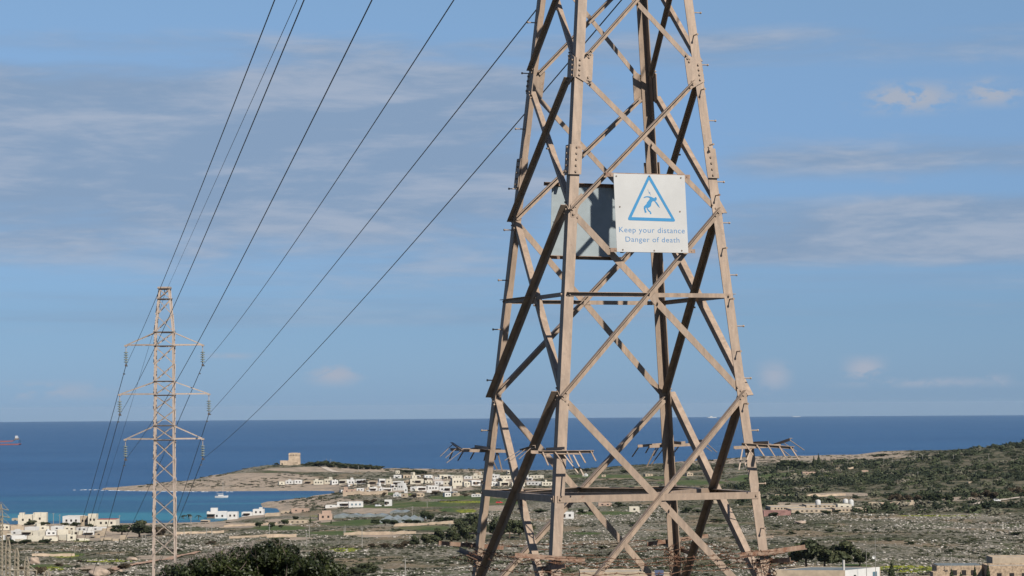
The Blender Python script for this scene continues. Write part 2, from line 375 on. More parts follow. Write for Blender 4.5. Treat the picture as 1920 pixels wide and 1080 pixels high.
rows = np.concatenate([np.arange(-80, 200, 5), np.arange(200, 500, 6), np.arange(500, 1600, 2.4), np.arange(1600, 3150, 3.4)])
NCOL = 620
uu = np.linspace(-1, 1, NCOL)
YY = np.repeat(rows, NCOL).reshape(-1, NCOL)
XX = uu[None, :] * (90 + .30 * np.maximum(rows, 0))[:, None]
ZZ = hz(XX, YY)
V = np.stack([XX, YY, ZZ], -1).reshape(-1, 3)
ii = np.arange(len(rows) - 1)[:, None] * NCOL + np.arange(NCOL - 1)[None, :]
F = np.stack([ii, ii + 1, ii + NCOL + 1, ii + NCOL], -1).reshape(-1, 4)
# where each kind of ground lies
Q = V - np.array([0, 0, EYE]); dpt = np.maximum(Q @ np.array(CF), 5)
gpx = CX + (Q @ np.array(CR)) / dpt * FPX; gpy = CY - (Q @ np.array(CU)) / dpt * FPX
def blob(cx, cy, rx, ry, soft=.35, wob=.35):
    wv = (fbm(V[:, 0] / 40, V[:, 1] / 70, 21) - .47) * 2 * wob
    r = np.hypot((gpx - cx) / rx, (gpy - cy) / ry) + wv
    return np.clip((1 - r) / soft, 0, 1)
field = np.zeros(len(V)); yellow = np.zeros(len(V)); bare = np.zeros(len(V)); scr = np.zeros(len(V))
for a in [(860, 933, 70, 5), (800, 945, 90, 6), (720, 950, 60, 4), (930, 940, 60, 7), (1130, 893, 110, 4), (1480, 893, 110, 7), (1420, 900, 60, 6), (1300, 905, 90, 5),
          (1200, 915, 80, 6), (720, 926, 70, 3), (660, 982, 70, 6), (520, 990, 60, 5), (800, 990, 60, 4), (380, 975, 60, 4), (1130, 962, 60, 4), (850, 957, 40, 5), (700, 977, 60, 4),
          (1240, 895, 60, 3), (560, 975, 50, 3), (640, 1000, 80, 5), (120, 1040, 50, 5), (90, 1062, 60, 5), (1100, 1000, 40, 3), (1600, 1062, 40, 6)]:
    field = np.maximum(field, blob(*a))
for a in [(880, 941, 40, 3), (872, 958, 35, 6), (648, 1031, 34, 6), (150, 1014, 40, 3), (120, 1042, 40, 4), (90, 1066, 40, 6), (1700, 1068, 80, 10), (1560, 893, 40, 3), (770, 928, 40, 2), (600, 968, 30, 2), (1760, 967, 120, 2), (840, 941, 30, 2), (200, 1052, 60, 3)]:
    yellow = np.maximum(yellow, blob(*a, .5, .7))
for a in [(560, 944, 150, 14), (300, 917, 170, 5), (500, 912, 240, 7), (620, 912, 80, 5), (560, 976, 90, 6), (450, 985, 110, 6), (700, 958, 70, 7), (700, 1004, 60, 4), (560, 1010, 40, 4), (130, 1000, 190, 22), (190, 1066, 60, 9),
          (860, 881, 140, 5), (1340, 863, 190, 8), (1540, 854, 220, 11), (1580, 927, 80, 5), (1500, 930, 60, 4), (1470, 945, 60, 4), (1700, 905, 40, 4), (1640, 870, 60, 3), (1790, 935, 70, 4), (900, 903, 150, 12), (780, 915, 140, 12), (290, 1045, 60, 5), (1410, 1052, 50, 8), (930, 953, 40, 6), (640, 880, 170, 6), (480, 895, 140, 10), (880, 1000, 120, 2.5), (440, 905, 200, 6)]:
    bare = np.maximum(bare, blob(*a))
bare = np.maximum(bare, np.clip((3.2 - ZZ.ravel()) / 1.5, 0, 1) * (YY.ravel() > 900))
for a in [(1750, 900, 330, 48), (1500, 880, 110, 12), (1920, 860, 220, 70), (1500, 915, 160, 18), (1450, 940, 90, 12), (1800, 955, 260, 12), (870, 1000, 120, 22), (660, 870, 60, 7), (1690, 878, 230, 13), (1250, 880, 80, 6)]:
    scr = np.maximum(scr, blob(*a))
scr *= 1 - bare * .8
zone = np.stack([field, yellow, bare, np.ones(len(V))], -1)
gm, t, b = mat_new('ground')
geo = N(t, 'ShaderNodeNewGeometry').outputs['Position']
za = N(t, 'ShaderNodeAttribute', attribute_name='zone'); zs_ = N(t, 'ShaderNodeSeparateColor'); t.links.new(za.outputs['Color'], zs_.inputs[0])
sa = N(t, 'ShaderNodeAttribute', attribute_name='scrubland').outputs['Fac']
flat = N(t, 'ShaderNodeMapping'); flat.inputs['Scale'].default_value = (1, .45, 0); t.links.new(geo, flat.inputs[0])
fv = flat.outputs[0]
n_big = noise(t, fv, .012, 5, .6); n_mid = noise(t, fv, .09, 6, .65); n_sm = noise(t, fv, .55, 6, .7); n_fine = noise(t, fv, 2.2, 4, .7)
scrubc = mix_c(t, ramp(t, n_mid, .35, .65, 0, 1), (0.0283, 0.0315, 0.0142), (0.0626, 0.0587, 0.0338))
n_earth = noise(t, fv, .028, 4, .55, .5); n_veg = noise(t, fv, .045, 5, .6, .3)
rockc = mix_c(t, ramp(t, n_fine, .3, .7, 0, 1), (0.147, 0.128, 0.103), (0.25, 0.229, 0.196))
cover = ramp(t, math_n(t, 'ADD', math_n(t, 'MULTIPLY', n_sm, .75), math_n(t, 'MULTIPLY', n_big, .35)), .50, .66, 0, 1)
gar = mix_c(t, cover, scrubc, rockc)
gar = mix_c(t, ramp(t, n_earth, .52, .64, 0, .75), gar, (.155, .118, .078))
gar = mix_c(t, ramp(t, n_veg, .54, .66, 0, .8), gar, (.045, .056, .022))
barec = mix_c(t, ramp(t, n_mid, .38, .66, 0, 1), (.265, .212, .165), (.175, .148, .118))
barec = mix_c(t, ramp(t, n_sm, .56, .72, 0, .75), barec, (0.0544, 0.0544, 0.0272))
fieldc = mix_c(t, ramp(t, n_mid, .35, .7, 0, 1), (0.0416, 0.0656, 0.0192), (0.08, 0.0896, 0.036))
fieldc = mix_c(t, ramp(t, n_sm, .42, .66, 0, .7), fieldc, (.030, .045, .018))
fieldc = mix_c(t, ramp(t, n_veg, .50, .66, 0, .6), fieldc, (.11, .10, .055))
yel = mix_c(t, ramp(t, n_sm, .4, .6, 0, 1), (0.0544, 0.0762, 0.0163), (0.196, 0.196, 0.0218))
dk = mix_c(t, ramp(t, n_mid, .4, .6, 0, 1), (.034, .038, .021), (.105, .092, .062))
def brk(v, lo=.35, hi=.65):
    return ramp(t, math_n(t, 'ADD', v, math_n(t, 'MULTIPLY', math_n(t, 'SUBTRACT', n_mid, .5), .8)), lo, hi, 0, 1)
cc = mix_c(t, brk(sa), gar, dk)
cc = mix_c(t, brk(zs_.outputs[2]), cc, barec)
cc = mix_c(t, brk(zs_.outputs[0]), cc, fieldc)
cc = mix_c(t, brk(zs_.outputs[1], .4, .7), cc, yel)
t.links.new(cc, b.inputs['Base Color']); b.inputs['Roughness'].default_value = .95; b.inputs['Specular IOR Level'].default_value = .1
bumpy(t, b, n_sm, .7, 1.2)
tag(np_mesh('ground', V, F, gm, attrs={'zone': zone, 'scrubland': scr}, smooth=True), kind='structure')

# ------------------------------------------------------------------ sea, curved with the earth so that its horizon dips
rs = np.concatenate([np.linspace(0, 1200, 6)[:-1], np.geomspace(1200, 33000, 140)]); NA = 900
th = np.linspace(0, 2 * np.pi, NA, endpoint=False)
SX = rs[:, None] * np.sin(th)[None]; SY = rs[:, None] * np.cos(th)[None]
SV = np.stack([SX, SY, -(SX ** 2 + SY ** 2) / (2 * 6.371e6)], -1).reshape(-1, 3)
a0 = np.arange(len(rs) - 1)[:, None] * NA; k0 = np.arange(NA)[None]; k1 = (k0 + 1) % NA
SF = np.stack([a0 + k0, a0 + k1, a0 + NA + k1, a0 + NA + k0], -1).reshape(-1, 4)
wm, t, b = mat_new('sea_water')
geo = N(t, 'ShaderNodeNewGeometry').outputs['Position']
s3 = N(t, 'ShaderNodeSeparateXYZ'); t.links.new(geo, s3.inputs[0])
mp = N(t, 'ShaderNodeMapping'); mp.inputs['Scale'].default_value = (.35, 1, 0); mp.inputs['Rotation'].default_value = (0, 0, .15); t.links.new(geo, mp.inputs[0])
wbig = noise(t, mp.outputs[0], .0016, 5, .6); wmid = noise(t, mp.outputs[0], .012, 5, .6); wsm = noise(t, mp.outputs[0], .09, 5, .65); wfi = noise(t, mp.outputs[0], .6, 3, .6)
deep = mix_c(t, ramp(t, wbig, .35, .65, 0, 1), (.012, .050, .124), (.017, .062, .146))
wst = N(t, 'ShaderNodeMapping'); wst.inputs['Scale'].default_value = (.0010, .0045, 0); wst.inputs['Rotation'].default_value = (0, 0, .12); t.links.new(geo, wst.inputs[0])
deep = mix_c(t, ramp(t, noise(t, wst.outputs[0], 1.0, 7, .65, .3), .42, .64, 0, .5), deep, (.026, .082, .175))
deep = mix_c(t, ramp(t, wsm, .45, .7, 0, .5), deep, (.010, .036, .095))
# sandy bay bottom and seagrass beds show through the shallow water
wob = math_n(t, 'MULTIPLY', math_n(t, 'SUBTRACT', wmid, .5), 260)
shal = ramp(t, math_n(t, 'ADD', s3.outputs[1], wob), 1640, 2200, 1, 0)
shal = math_n(t, 'MULTIPLY', shal, ramp(t, math_n(t, 'SUBTRACT', s3.outputs[0], math_n(t, 'MULTIPLY', s3.outputs[1], -.235)), -60, 90, .45, 1))
grass = ramp(t, wbig, .44, .56, 0, 1)
bandn = N(t, 'ShaderNodeMapping'); bandn.inputs['Scale'].default_value = (.0022, .012, 0); t.links.new(geo, bandn.inputs[0])
bands = ramp(t, noise(t, bandn.outputs[0], 1.0, 4, .55, .2), .46, .56, 0, .8)
bay = mix_c(t, bands, (.022, .120, .172), (.012, .052, .112))
sea = mix_c(t, shal, deep, bay)
t.links.new(sea, b.inputs['Base Color']); b.inputs['Roughness'].default_value = .35; b.inputs['IOR'].default_value = 1.33
b.inputs['Specular IOR Level'].default_value = .25
hsum = math_n(t, 'ADD', math_n(t, 'MULTIPLY', wsm, 3.0), wfi)
bumpy(t, b, hsum, .8, 1.5)
tag(np_mesh('sea', SV, SF, wm, smooth=True), kind='structure')

# ------------------------------------------------------------------ near pylon
TH = .3438; PX0, PD, PW0, PTAP = 1.3591, 32.5623, 2.5821, .1879
XA = Vector((math.cos(TH), math.sin(TH), 0)); YA = Vector((-math.sin(TH), math.cos(TH), 0)); ZA = Vector((0, 0, 1))
SG = {'A': (-1, 1), 'B': (-1, -1), 'C': (1, 1), 'D': (1, -1)}
def half(z): return (PW0 - PTAP * z) / 2
def crn(n, z):
    sx, sy = SG[n]; h = half(z)
    return Vector((PX0, PD, EYE + z)) + XA * sx * h + YA * sy * h
PBASE = EYE - 5.4
pyl = thing('transmission_pylon', 'large near beige steel lattice pylon with barbed wire, filling the right of centre', 'pylon', (PX0, PD, PBASE))
INV = Matrix.Translation((-PX0, -PD, -PBASE))
def pb(mb, name, mat='steel', parent=None): return mb.build(name, M[mat], parent or pyl, INV)
ZT, ZB = 8.6, -5.5
SPL = 3.12                                      # splice plates in the legs
zh1, z1, zh2, z2, z3, z0 = -1.1481, .1288, 1.4061, 2.4839, 4.3191, -2.75
z4, z5 = 5.95, 7.3
legs = {}
for n in 'ABCD':
    sx, sy = SG[n]; mb = MB()
    mb.angle(crn(n, ZB), crn(n, SPL), -sx * XA, -sy * YA, .125, .013)
    mb.angle(crn(n, SPL + .004), crn(n, ZT), -sx * XA, -sy * YA, .120, .012)
    legs[n] = pb(mb, 'leg')
    # splice covers with their bolts on both outer sides
    sp_ = MB(); ax = (crn(n, SPL + .2) - crn(n, SPL - .2)).normalized()
    o = crn(n, SPL - .19)
    for u_, v_ in ((XA * sx, YA * sy), (YA * sy, XA * sx)):
        sp_.obox(o + v_ * .0145 + u_ * .015, -u_ * .155, v_ * .0125, ax * .39)
        for k in range(5):
            sp_.bolt(crn(n, SPL - .15 + .078 * k) + v_ * .026 - u_ * .062, v_, .014, .02)
    pb(sp_, 'splice_plate', parent=legs[n])
# bracing: per face (left corner, right corner seen from outside), outward normal
FACES = [('B', 'D', -YA, XA), ('A', 'B', -XA, -YA), ('C', 'A', YA, -XA), ('D', 'C', XA, YA)]
LEV = [(ZB + .1, z0, .09), (z0, z1, .088), (z1, z2, .084), (z2, z3, .068), (z3, z4, .062), (z4, z5, .058), (z5, 8.5, .055)]
def insetpt(n, z, along, k, nrm, off): return crn(n, z) + along * k + nrm * off
for L, Rr, nrm, al in FACES:
    for za_, zb_, wd in LEV:
        # outer brace rises to the right; outstanding flange points outwards
        gl = .14 if abs(za_ - z3) < .01 else .075
        gr = .14 if abs(zb_ - z3) < .01 else .075
        p0 = insetpt(L, za_ + (.14 if gl > .1 else -.03), al, gl if gl > .1 else .02, nrm, .003); p1 = insetpt(Rr, zb_ - (.14 if gr > .1 else -.03), al, -gr if gr > .1 else -.02, nrm, .003)
        if gl > .1: p0 += nrm * .012
        if gr > .1: p1 += nrm * .012
        dv = (p1 - p0).normalized(); up = ZA - dv * ZA.dot(dv); up.normalize()
        mb = MB().angle(p0 + up * wd / 2, p1 + up * wd / 2, -up, nrm, wd, .008)
        for p_ in (p0, p1):
            s_ = 1 if p_ is p0 else -1
            for k in (.04, .10): mb.bolt(p_ + dv * k * s_ + nrm * .008, nrm, .013, .016)
        pb(mb, 'diagonal_brace')
        # inner brace falls to the right; outstanding flange points into the pylon
        gl = .14 if abs(zb_ - z3) < .01 else .05
        gr = .14 if abs(za_ - z3) < .01 else .05
        q0 = insetpt(L, zb_ - (.14 if gl > .1 else .03), al, gl, nrm, -.0155 if gl < .1 else -.005); q1 = insetpt(Rr, za_ + (.14 if gr > .1 else .03), al, -gr, nrm, -.0155 if gr < .1 else -.005)
        dv = (q1 - q0).normalized(); up = ZA - dv * ZA.dot(dv); up.normalize()
        mb = MB().angle(q0 + up * wd / 2, q1 + up * wd / 2, -up, -nrm, wd, .008)
        mid = q0.lerp(q1, .5)
        mb.bolt(mid + nrm * .0, nrm, .013, .036)
        for p_, s_ in ((q0, 1), (q1, -1)):
            for k in (.04, .10): mb.bolt(p_ + dv * k * s_, nrm, .013, .03)
        pb(mb, 'diagonal_brace')
    # gusset plates: big at z3, small at z2
    for n, s_ in ((L, 1), (Rr, -1)):
        big = [(.012, -.13), (.012, .13), (.17, .215), (.235, .17), (.235, -.17), (.17, -.215)]
        mb = MB().prism([(x * s_, y) for x, y in big], crn(n, z3) + nrm * .0035 + al * .0 * s_, al, (crn(n, z3 + .5) - crn(n, z3 - .5)).normalized(), nrm, .0115)
        for k in range(4): mb.bolt(crn(n, z3 - .1 + .065 * k) + nrm * .015 + al * s_ * .055, nrm, .015, .018)
        for k in (.14, .185): mb.bolt(crn(n, z3 + k * .93) + nrm * .015 + al * s_ * (.12 + k * .4), nrm, .014, .016)
        for k in (.14, .185): mb.bolt(crn(n, z3 - k * .93) + nrm * .015 + al * s_ * (.12 + k * .4), nrm, .014, .016)
        pb(mb, 'gusset_plate')
    sm = [(.025, -.10), (.025, .06), (.10, .14), (.17, .205), (.215, .165), (.11, -.02), (.09, -.10)]
    mb = MB().prism(sm, crn(L, z2) + nrm * .0035, al, ZA, nrm, .009)
    for k in (-.06, .03): mb.bolt(crn(L, z2 + k) + nrm * .0125 + al * .062, nrm, .013, .016)
    pb(mb, 'gusset_plate')
    # horizontals at mid-panel
    for zz, wd in ((zh2, .055), (zh1, .085)):
        a, b_ = crn(L, zz) + al * .03, crn(Rr, zz) - al * .03
        mc = a.lerp(b_, .5)
        if wd < .06:
            mb = MB().bolt(a + al * .035 + nrm * .009, nrm, .014, .018).angle(a + nrm * .002 + ZA * wd / 2, mc + nrm * .002 + ZA * wd / 2, -ZA, nrm, wd, .007)
            pb(mb, 'horizontal_brace')
            mb = MB().angle(mc - nrm * .022 + ZA * wd / 2, b_ + nrm * .0025 + ZA * wd / 2, -ZA, -nrm, wd, .007)
        else:
            mb = MB().angle(a + nrm * .0115 + ZA * wd / 2, b_ + nrm * .0115 + ZA * wd / 2, -ZA, -nrm, wd, .009)
        for p_, s_ in ((a, 1), (b_, -1))[0 if wd > .06 else 1:]: mb.bolt(p_ + al * s_ * .035 + nrm * .012, nrm, .014, .018)
        pb(mb, 'horizontal_brace')
# horizontal diamond between the middles of the faces
mids = [crn(L, zh1).lerp(crn(Rr, zh1), .5) - nrm * .05 for L, Rr, nrm, al in FACES]
for i in range(4):
    a, b_ = mids[i], mids[(i + 1) % 4]
    dv = (b_ - a).normalized(); side = dv.cross(ZA)
    pb(MB().angle(a + ZA * (.045 + .012 * (i % 2)), b_ + ZA * (.045 + .012 * (i % 2)), -ZA, side, .07, .007), 'plan_brace')
# step bolts
def stepbolt(base, dirv, L_=.125, mat='steel'):
    mb = MB().tube([base, base + dirv * L_], .008, 7).tube([base + dirv * (L_ - .012), base + dirv * (L_ + .004)], .015, 7)
    pb(mb, 'step_bolt', mat)
def z_of(n, y):                                  # height on a leg for a photo row
    lo, hi = -6.0, 9.0
    for _ in range(40):
        mdl = (lo + hi) / 2
        if pix(crn(n, mdl))[1] > y: lo = mdl
        else: hi = mdl
    return lo
for y in (-75, 22, 120, 225, 340, 417, 515, 611, 709, 807, 907, 1008): stepbolt(crn('D', z_of('D', y)) + XA * .001 - (-YA) * .06, XA, .12)
for y in (-30, 67, 169, 273, 367, 466, 561, 659, 757, 990): stepbolt(crn('D', z_of('D', y)) - XA * .055 - YA * (.001 if y != 273 else .028), -YA, .12)
for y in (-55, 44, 139, 243, 355, 432, 526, 618, 713, 807, 905, 1000): stepbolt(crn('A', z_of('A', y)) - XA * .001 - YA * .06, -XA, .12)
for y in (-5, 95, 200, 398, 480, 570, 668, 760, 860, 960): stepbolt(crn('A', z_of('A', y)) + XA * .06 + YA * .001, YA, .12)
# anti-climb spike collars round each leg
def guard(n, zg, seed):
    r_ = random.Random(seed); sx, sy = SG[n]; g = None
    ux, uy = XA * sx, YA * sy
    base = crn(n, zg)
    root = MB()
    # support arms
    root.angle(base - ux * .30 + uy * .03, base + ux * .36 + uy * .03 + ZA * .02, ZA, uy, .04, .006)
    root.angle(base + ux * .03 - uy * .30 + ZA * .045, base + ux * .03 + uy * .36 + ZA * .065, ZA, ux, .04, .006)
    g = pb(root, 'climbing_guard')
    for o_, al_, out in ((base + uy * .36 + ZA * .06, ux, uy), (base + ux * .38 + ZA * .10, uy, ux)):
        tilt = r_.uniform(-.03, .05)
        sd0 = .34 if al_ is ux else .22; a = o_ - al_ * sd0 - ZA * tilt; b_ = o_ + al_ * (sd0 + .04) + ZA * tilt
        mb = MB().angle(a, b_, -ZA, out, .036, .006)
        pb(mb, 'guard_bar', parent=g)
        for k in range(5 if al_ is ux else 3):
            q = a.lerp(b_, .05 + (.22 if al_ is ux else .42) * k) + out * .012 - ZA * .006
            bend = Vector((r_.uniform(-.03, .03), r_.uniform(-.03, .03), r_.uniform(-.04, .02)))
            e = q + out * .21 - ZA * .135 + bend
            sdv = (e - q).normalized()
            s_ = MB().obox(q - al_ * .009, al_ * .018, (e - q), sdv.cross(al_).normalized() * .006)
            pb(s_, 'spike', parent=g)
    # a few bent spikes hanging below
    for k in range(2):
        q = base + ux * (.12 * k - .2) + uy * .06; e = q - ux * (.10 + .05 * k) - ZA * (.26 - .03 * k) + uy * .1
        pb(MB().obox(q, ux * .018, e - q, uy * .006), 'spike', parent=g)
for i, n in enumerate('ABCD'): guard(n, -.62 + (.02 * i), 40 + i)
# barbed wire, brackets
bw = -1.93
for n, s0 in (('A', 1), ('B', 2), ('C', 3), ('D', 4)):
    sx, sy = SG[n]; base = crn(n, bw)
    for j, (u_, v_) in enumerate(((XA * sx, YA * sy), (YA * sy, XA * sx))):
        dz = (-.10 if j else .02)
        a = base - u_ * .42 + v_ * .03 + ZA * (dz - .02); b_ = base + u_ * (.50 if j == 0 else .55) + v_ * .03 + ZA * (dz + .07)
        mb = MB().angle(a, b_, ZA, v_, .055, .007)
        pb(mb, 'wire_bracket', 'rail')
def strand(off, dz, seed):
    r_ = random.Random(seed); pts = []
    cs = []
    for n in 'BDCA':
        sx, sy = SG[n]; cs.append(crn(n, bw) + XA * sx * off + YA * sy * off + ZA * (dz + r_.uniform(-.03, .03)))
    mb = MB()
    for i in range(4):
        a, b_ = cs[i], cs[(i + 1) % 4]; seg = []
        for k in range(25):
            f = k / 24; p = a.lerp(b_, f) - ZA * (.06 * 4 * f * (1 - f)) + Vector((r_.uniform(-.012, .012), r_.uniform(-.012, .012), r_.uniform(-.02, .02)))
            seg.append(p)
        mb.tube(seg, .0045, 4)
        for k in range(1, 24):
            p = seg[k]
            for _ in range(3):
                d = Vector((r_.uniform(-1, 1), r_.uniform(-1, 1), r_.uniform(-1, 1))).normalized()
                mb.tube([p - d * .024, p + d * .024], .0032, 3)
    pb(mb, 'barbed_wire', 'rust')
for i, (o_, dz) in enumerate(((.05, -.02), (.15, .05), (.26, -.07), (.10, .10))): strand(o_, dz, 70 + i)
# tangled barbed wire wound round each leg
for j, n in enumerate('ABCD'):
    r_ = random.Random(90 + j); mb = MB(); base = crn(n, bw - .1); seg = []
    for k in range(90):
        a = k * .55; rr = .10 + .05 * math.sin(k * .7) + r_.uniform(-.02, .03)
        seg.append(base - XA * SG[n][0] * .05 - YA * SG[n][1] * .05 + XA * math.cos(a) * rr + YA * math.sin(a) * rr + ZA * (.02 * math.sin(k * .3) * 6 - .12 + k * .0015 + r_.uniform(-.02, .02)))
    mb.tube(seg, .0045, 4)
    for p in seg[::3]:
        for _ in range(2):
            d = Vector((r_.uniform(-1, 1), r_.uniform(-1, 1), r_.uniform(-1, 1))).normalized(); mb.tube([p - d * .028, p + d * .028], .0034, 3)
    pb(mb, 'barbed_wire', 'rust')

# ------------------------------------------------------------------ warning signs
def face_frame(front, px, py, out):
    # a point on the front or back face plane seen at that pixel, pushed `out` metres outwards
    L, Rr, nrm, al = FACES[0] if front else FACES[2]
    up = (crn(L, 3).lerp(crn(Rr, 3), .5) - crn(L, 1).lerp(crn(Rr, 1), .5)).normalized()
    nn = al.cross(up).normalized(); nn = nn if nn.dot(nrm) > 0 else -nn
    o = crn(L, 2) + nn * out; r = ray(px, py); c0 = Vector((0, 0, EYE))
    k = (o - c0).dot(nn) / r.dot(nn)
    return c0 + r * k, al, up, nn
P_, al, up, nn = face_frame(True, 1220.5, 400, .125)
sg = thing('warning_sign', 'white square warning sign with blue triangle and text, on the near pylon front', 'sign', P_)
sinv = Matrix.Translation(-P_)
rt = al.copy()
if rt.x < 0: rt = -rt
SW, SH = .982, 1.005
def sb(mb, name, mat, parent=None): return mb.build(name, M[mat], parent or sg, sinv)
mb = MB().obox(P_ - rt * SW / 2 - up * SH / 2, rt * SW, up * SH, nn * .004)
panel = sb(mb, 'panel', 'sign')
for yy, ex, nm in ((.488, 0, 't'), (-.478, .02, 'b')):
    mb = MB().angle(P_ - rt * (.595 - ex) + up * (yy + .026) - nn * .002, P_ + rt * (.57 + ex) + up * (yy + .026) - nn * .002, -up, -nn, .052, .006)
    for s_ in (-.53 + ex, .52 + ex): mb.bolt(P_ + rt * s_ + up * yy - nn * .002, nn, .009, .008)
    # spacer blocks back to the braces
    for s_ in (-.40, .40): mb.obox(P_ + rt * s_ + up * (yy - .02) - nn * .115, rt * .04, up * .04, nn * .105)
    sb(mb, 'support_rail', 'rail')
mb = MB()
for u_, v_ in ((-.455, .468), (.435, .468), (0, .478), (-.425, .075), (.40, .03), (-.41, -.475), (.02, -.48), (.40, -.475)):
    mb.bolt(P_ + rt * u_ + up * v_ + nn * .004, nn, .011, .005)
sb(mb, 'fixing_bolts', 'bolt')
# pictogram: coordinates read off the sign, 797 units wide and 812 high, origin top left
def su(x, y):                      # photo zoom units -> panel metres (takes out the lean of the panel)
    k = (y - 103) / 812.0; xl = 735 + k * 36
    return ((x - xl) / 775.0 - .5) * SW, (.5 - k) * SH
def flat_poly(mb, pts, h=.0012): mb.prism([su(*p) for p in pts], P_ + nn * .0046, rt, up, nn, h)
def rounded(tri, r, n=7):
    out = []
    c_ = Vector((sum(p[0] for p in tri) / 3, sum(p[1] for p in tri) / 3))
    for i in range(3):
        p = Vector(tri[i]); a = Vector(tri[i - 1]); b_ = Vector(tri[(i + 1) % 3])
        pa = p + (a - p).normalized() * r; pb_ = p + (b_ - p).normalized() * r
        for k in range(n + 1):
            f = k / n; out.append(tuple(pa.lerp(p, f).lerp(p.lerp(pb_, f), f)))
    return out
outer = rounded([(1119, 98), (1412, 592), (880, 586)], 34)
inner = rounded([(1120, 160), (1362, 558), (930, 553)], 5)
k = len(outer); zz0 = .0046
vs_ = []
for hgt in (zz0, zz0 + .0012):
    for poly in (outer, inner): vs_ += [P_ + rt * su(*p)[0] + up * su(*p)[1] + nn * hgt for p in poly]
fs_ = []
for i in range(k):
    j = (i + 1) % k
    fs_ += [(2 * k + i, 2 * k + j, 3 * k + j, 3 * k + i), (i, k + i, k + j, j), (i, j, 2 * k + j, 2 * k + i), (k + i, 3 * k + i, 3 * k + j, k + j)]
sb(MB().add(vs_, fs_), 'warning_triangle', 'blue')
fig = MB()
flat_poly(fig, [(1060, 345), (1075, 335), (1105, 331), (1135, 335), (1160, 345), (1178, 352), (1184, 340), (1198, 340), (1204, 355), (1200, 372), (1188, 380), (1206, 396), (1222, 420), (1234, 444),
                (1232, 450), (1214, 432), (1192, 404), (1176, 382), (1160, 382), (1148, 396), (1144, 408), (1140, 432), (1128, 444), (1112, 452), (1104, 462), (1118, 476), (1138, 494), (1146, 512), (1136, 520), (1128, 512), (1130, 504),
                (1112, 488), (1094, 466), (1092, 450), (1080, 456), (1082, 476), (1092, 494), (1090, 502), (1072, 508), (1072, 498), (1068, 484), (1060, 456), (1064, 436), (1078, 424), (1092, 412), (1096, 396), (1112, 378),
                (1128, 358), (1120, 346), (1096, 342), (1074, 348), (1062, 352)])
sb(fig, 'falling_figure', 'blue')
bo = MB(); flat_poly(bo, [(1104, 258), (1122, 292), (1128, 284), (1140, 330), (1128, 300), (1122, 308)])
sb(bo, 'lightning_flash', 'blue_text')
def text(body, x0, x1, base, cap, name):
    cu = bpy.data.curves.new(name, 'FONT'); cu.body = body; cu.size = 1; cu.extrude = .012; cu.space_character = 1.07; cu.offset = -.004
    to = bpy.data.objects.new(name, cu); COL.objects.link(to)
    dg = bpy.context.evaluated_depsgraph_get(); me = bpy.data.meshes.new_from_object(to.evaluated_get(dg))
    bpy.data.objects.remove(to)
    xs = [v.co.x for v in me.vertices]; zs2 = [v.co.y for v in me.vertices]
    capm = .729
    l, r2 = su(x0, base), su(x1, base)
    sx_ = (r2[0] - l[0]) / (max(xs) - min(xs)); sy_ = (su(x0, base - cap)[1] - l[1]) / capm
    for v in me.vertices:
        x, y, z = v.co
        q = rt * (l[0] + (x - min(xs)) * sx_) + up * (l[1] + y * sy_) + nn * (.0046 + (.0011 if z > 0 else 0))
        v.co = q
    me.materials.append(M['blue_text'])
    o = bpy.data.objects.new(name, me); COL.objects.link(o); o.parent = sg
text('Keep your distance', 795, 1508, 711, 58, 'lettering')
text('Danger of death', 864, 1449, 808, 55, 'lettering')
# sign on the far face, seen from behind
P_, al, up, nn = face_frame(False, 1095, 416, .125)
sg2 = thing('warning_sign', 'grey rear of a second sign on the far face of the near pylon', 'sign', P_)
sinv = Matrix.Translation(-P_); rt = al if al.x > 0 else -al
mb = MB().obox(P_ - rt * .48 - up * .49, rt * .97, up * .985, nn * .004)
for u_, v_ in ((-.44, .0), (.42, -.02)): mb.bolt(P_ + rt * u_ + up * v_, -nn, .01, .008)
mb.build('panel', M['sign_back'], sg2, sinv)
for yy, e0, e1 in ((.50, .60, .58), (-.49, .60, .58)):
    mb = MB().angle(P_ - rt * e0 + up * (yy + .03) - nn * .006, P_ + rt * e1 + up * (yy + .02) - nn * .006, -up, -nn, .05, .006)
    for s_ in (-.42, .38): mb.obox(P_ + rt * s_ + up * (yy - .02) - nn * .112, rt * .04, up * .04, nn * .10)
    mb.build('support_rail', M['rail'], sg2, sinv)

# ------------------------------------------------------------------ far pylon
FD = 180.0; FXC = (308.5 - CX) / FPX * FD
def fy(y, x=308): return at(x, y, FD).z
TH2 = .10
XB = Vector((math.cos(TH2), math.sin(TH2), 0)); YB = Vector((-math.sin(TH2), math.cos(TH2), 0))
base_xy = at(308.5, 1000, FD)
fbz = G(base_xy.x, FD).z
FP0 = Vector((base_xy.x, FD, fbz))
fp = thing('transmission_pylon', 'slim pinkish lattice pylon with three crossarms, standing left of centre', 'pylon', FP0)
FI = Matrix.Translation(-FP0)
topx = at(308.5, 540, FD).x
def fc(sx, sy, z, hw):
    f = (z - fbz) / (fy(538) - fbz); cx = FP0.x + (topx - FP0.x) * f * 0 + 0
    return Vector((FP0.x, FD, z)) + XB * sx * hw + YB * sy * hw
zw = [fy(538), fy(622), fy(860), fbz]; hw_ = [.38, .70, .745, .86]
def fh(z): return float(np.interp(-z, [-a for a in zw], hw_))
def fpart(mb, name, mat='steel_far', parent=None): return mb.build(name, M[mat], parent or fp, FI)
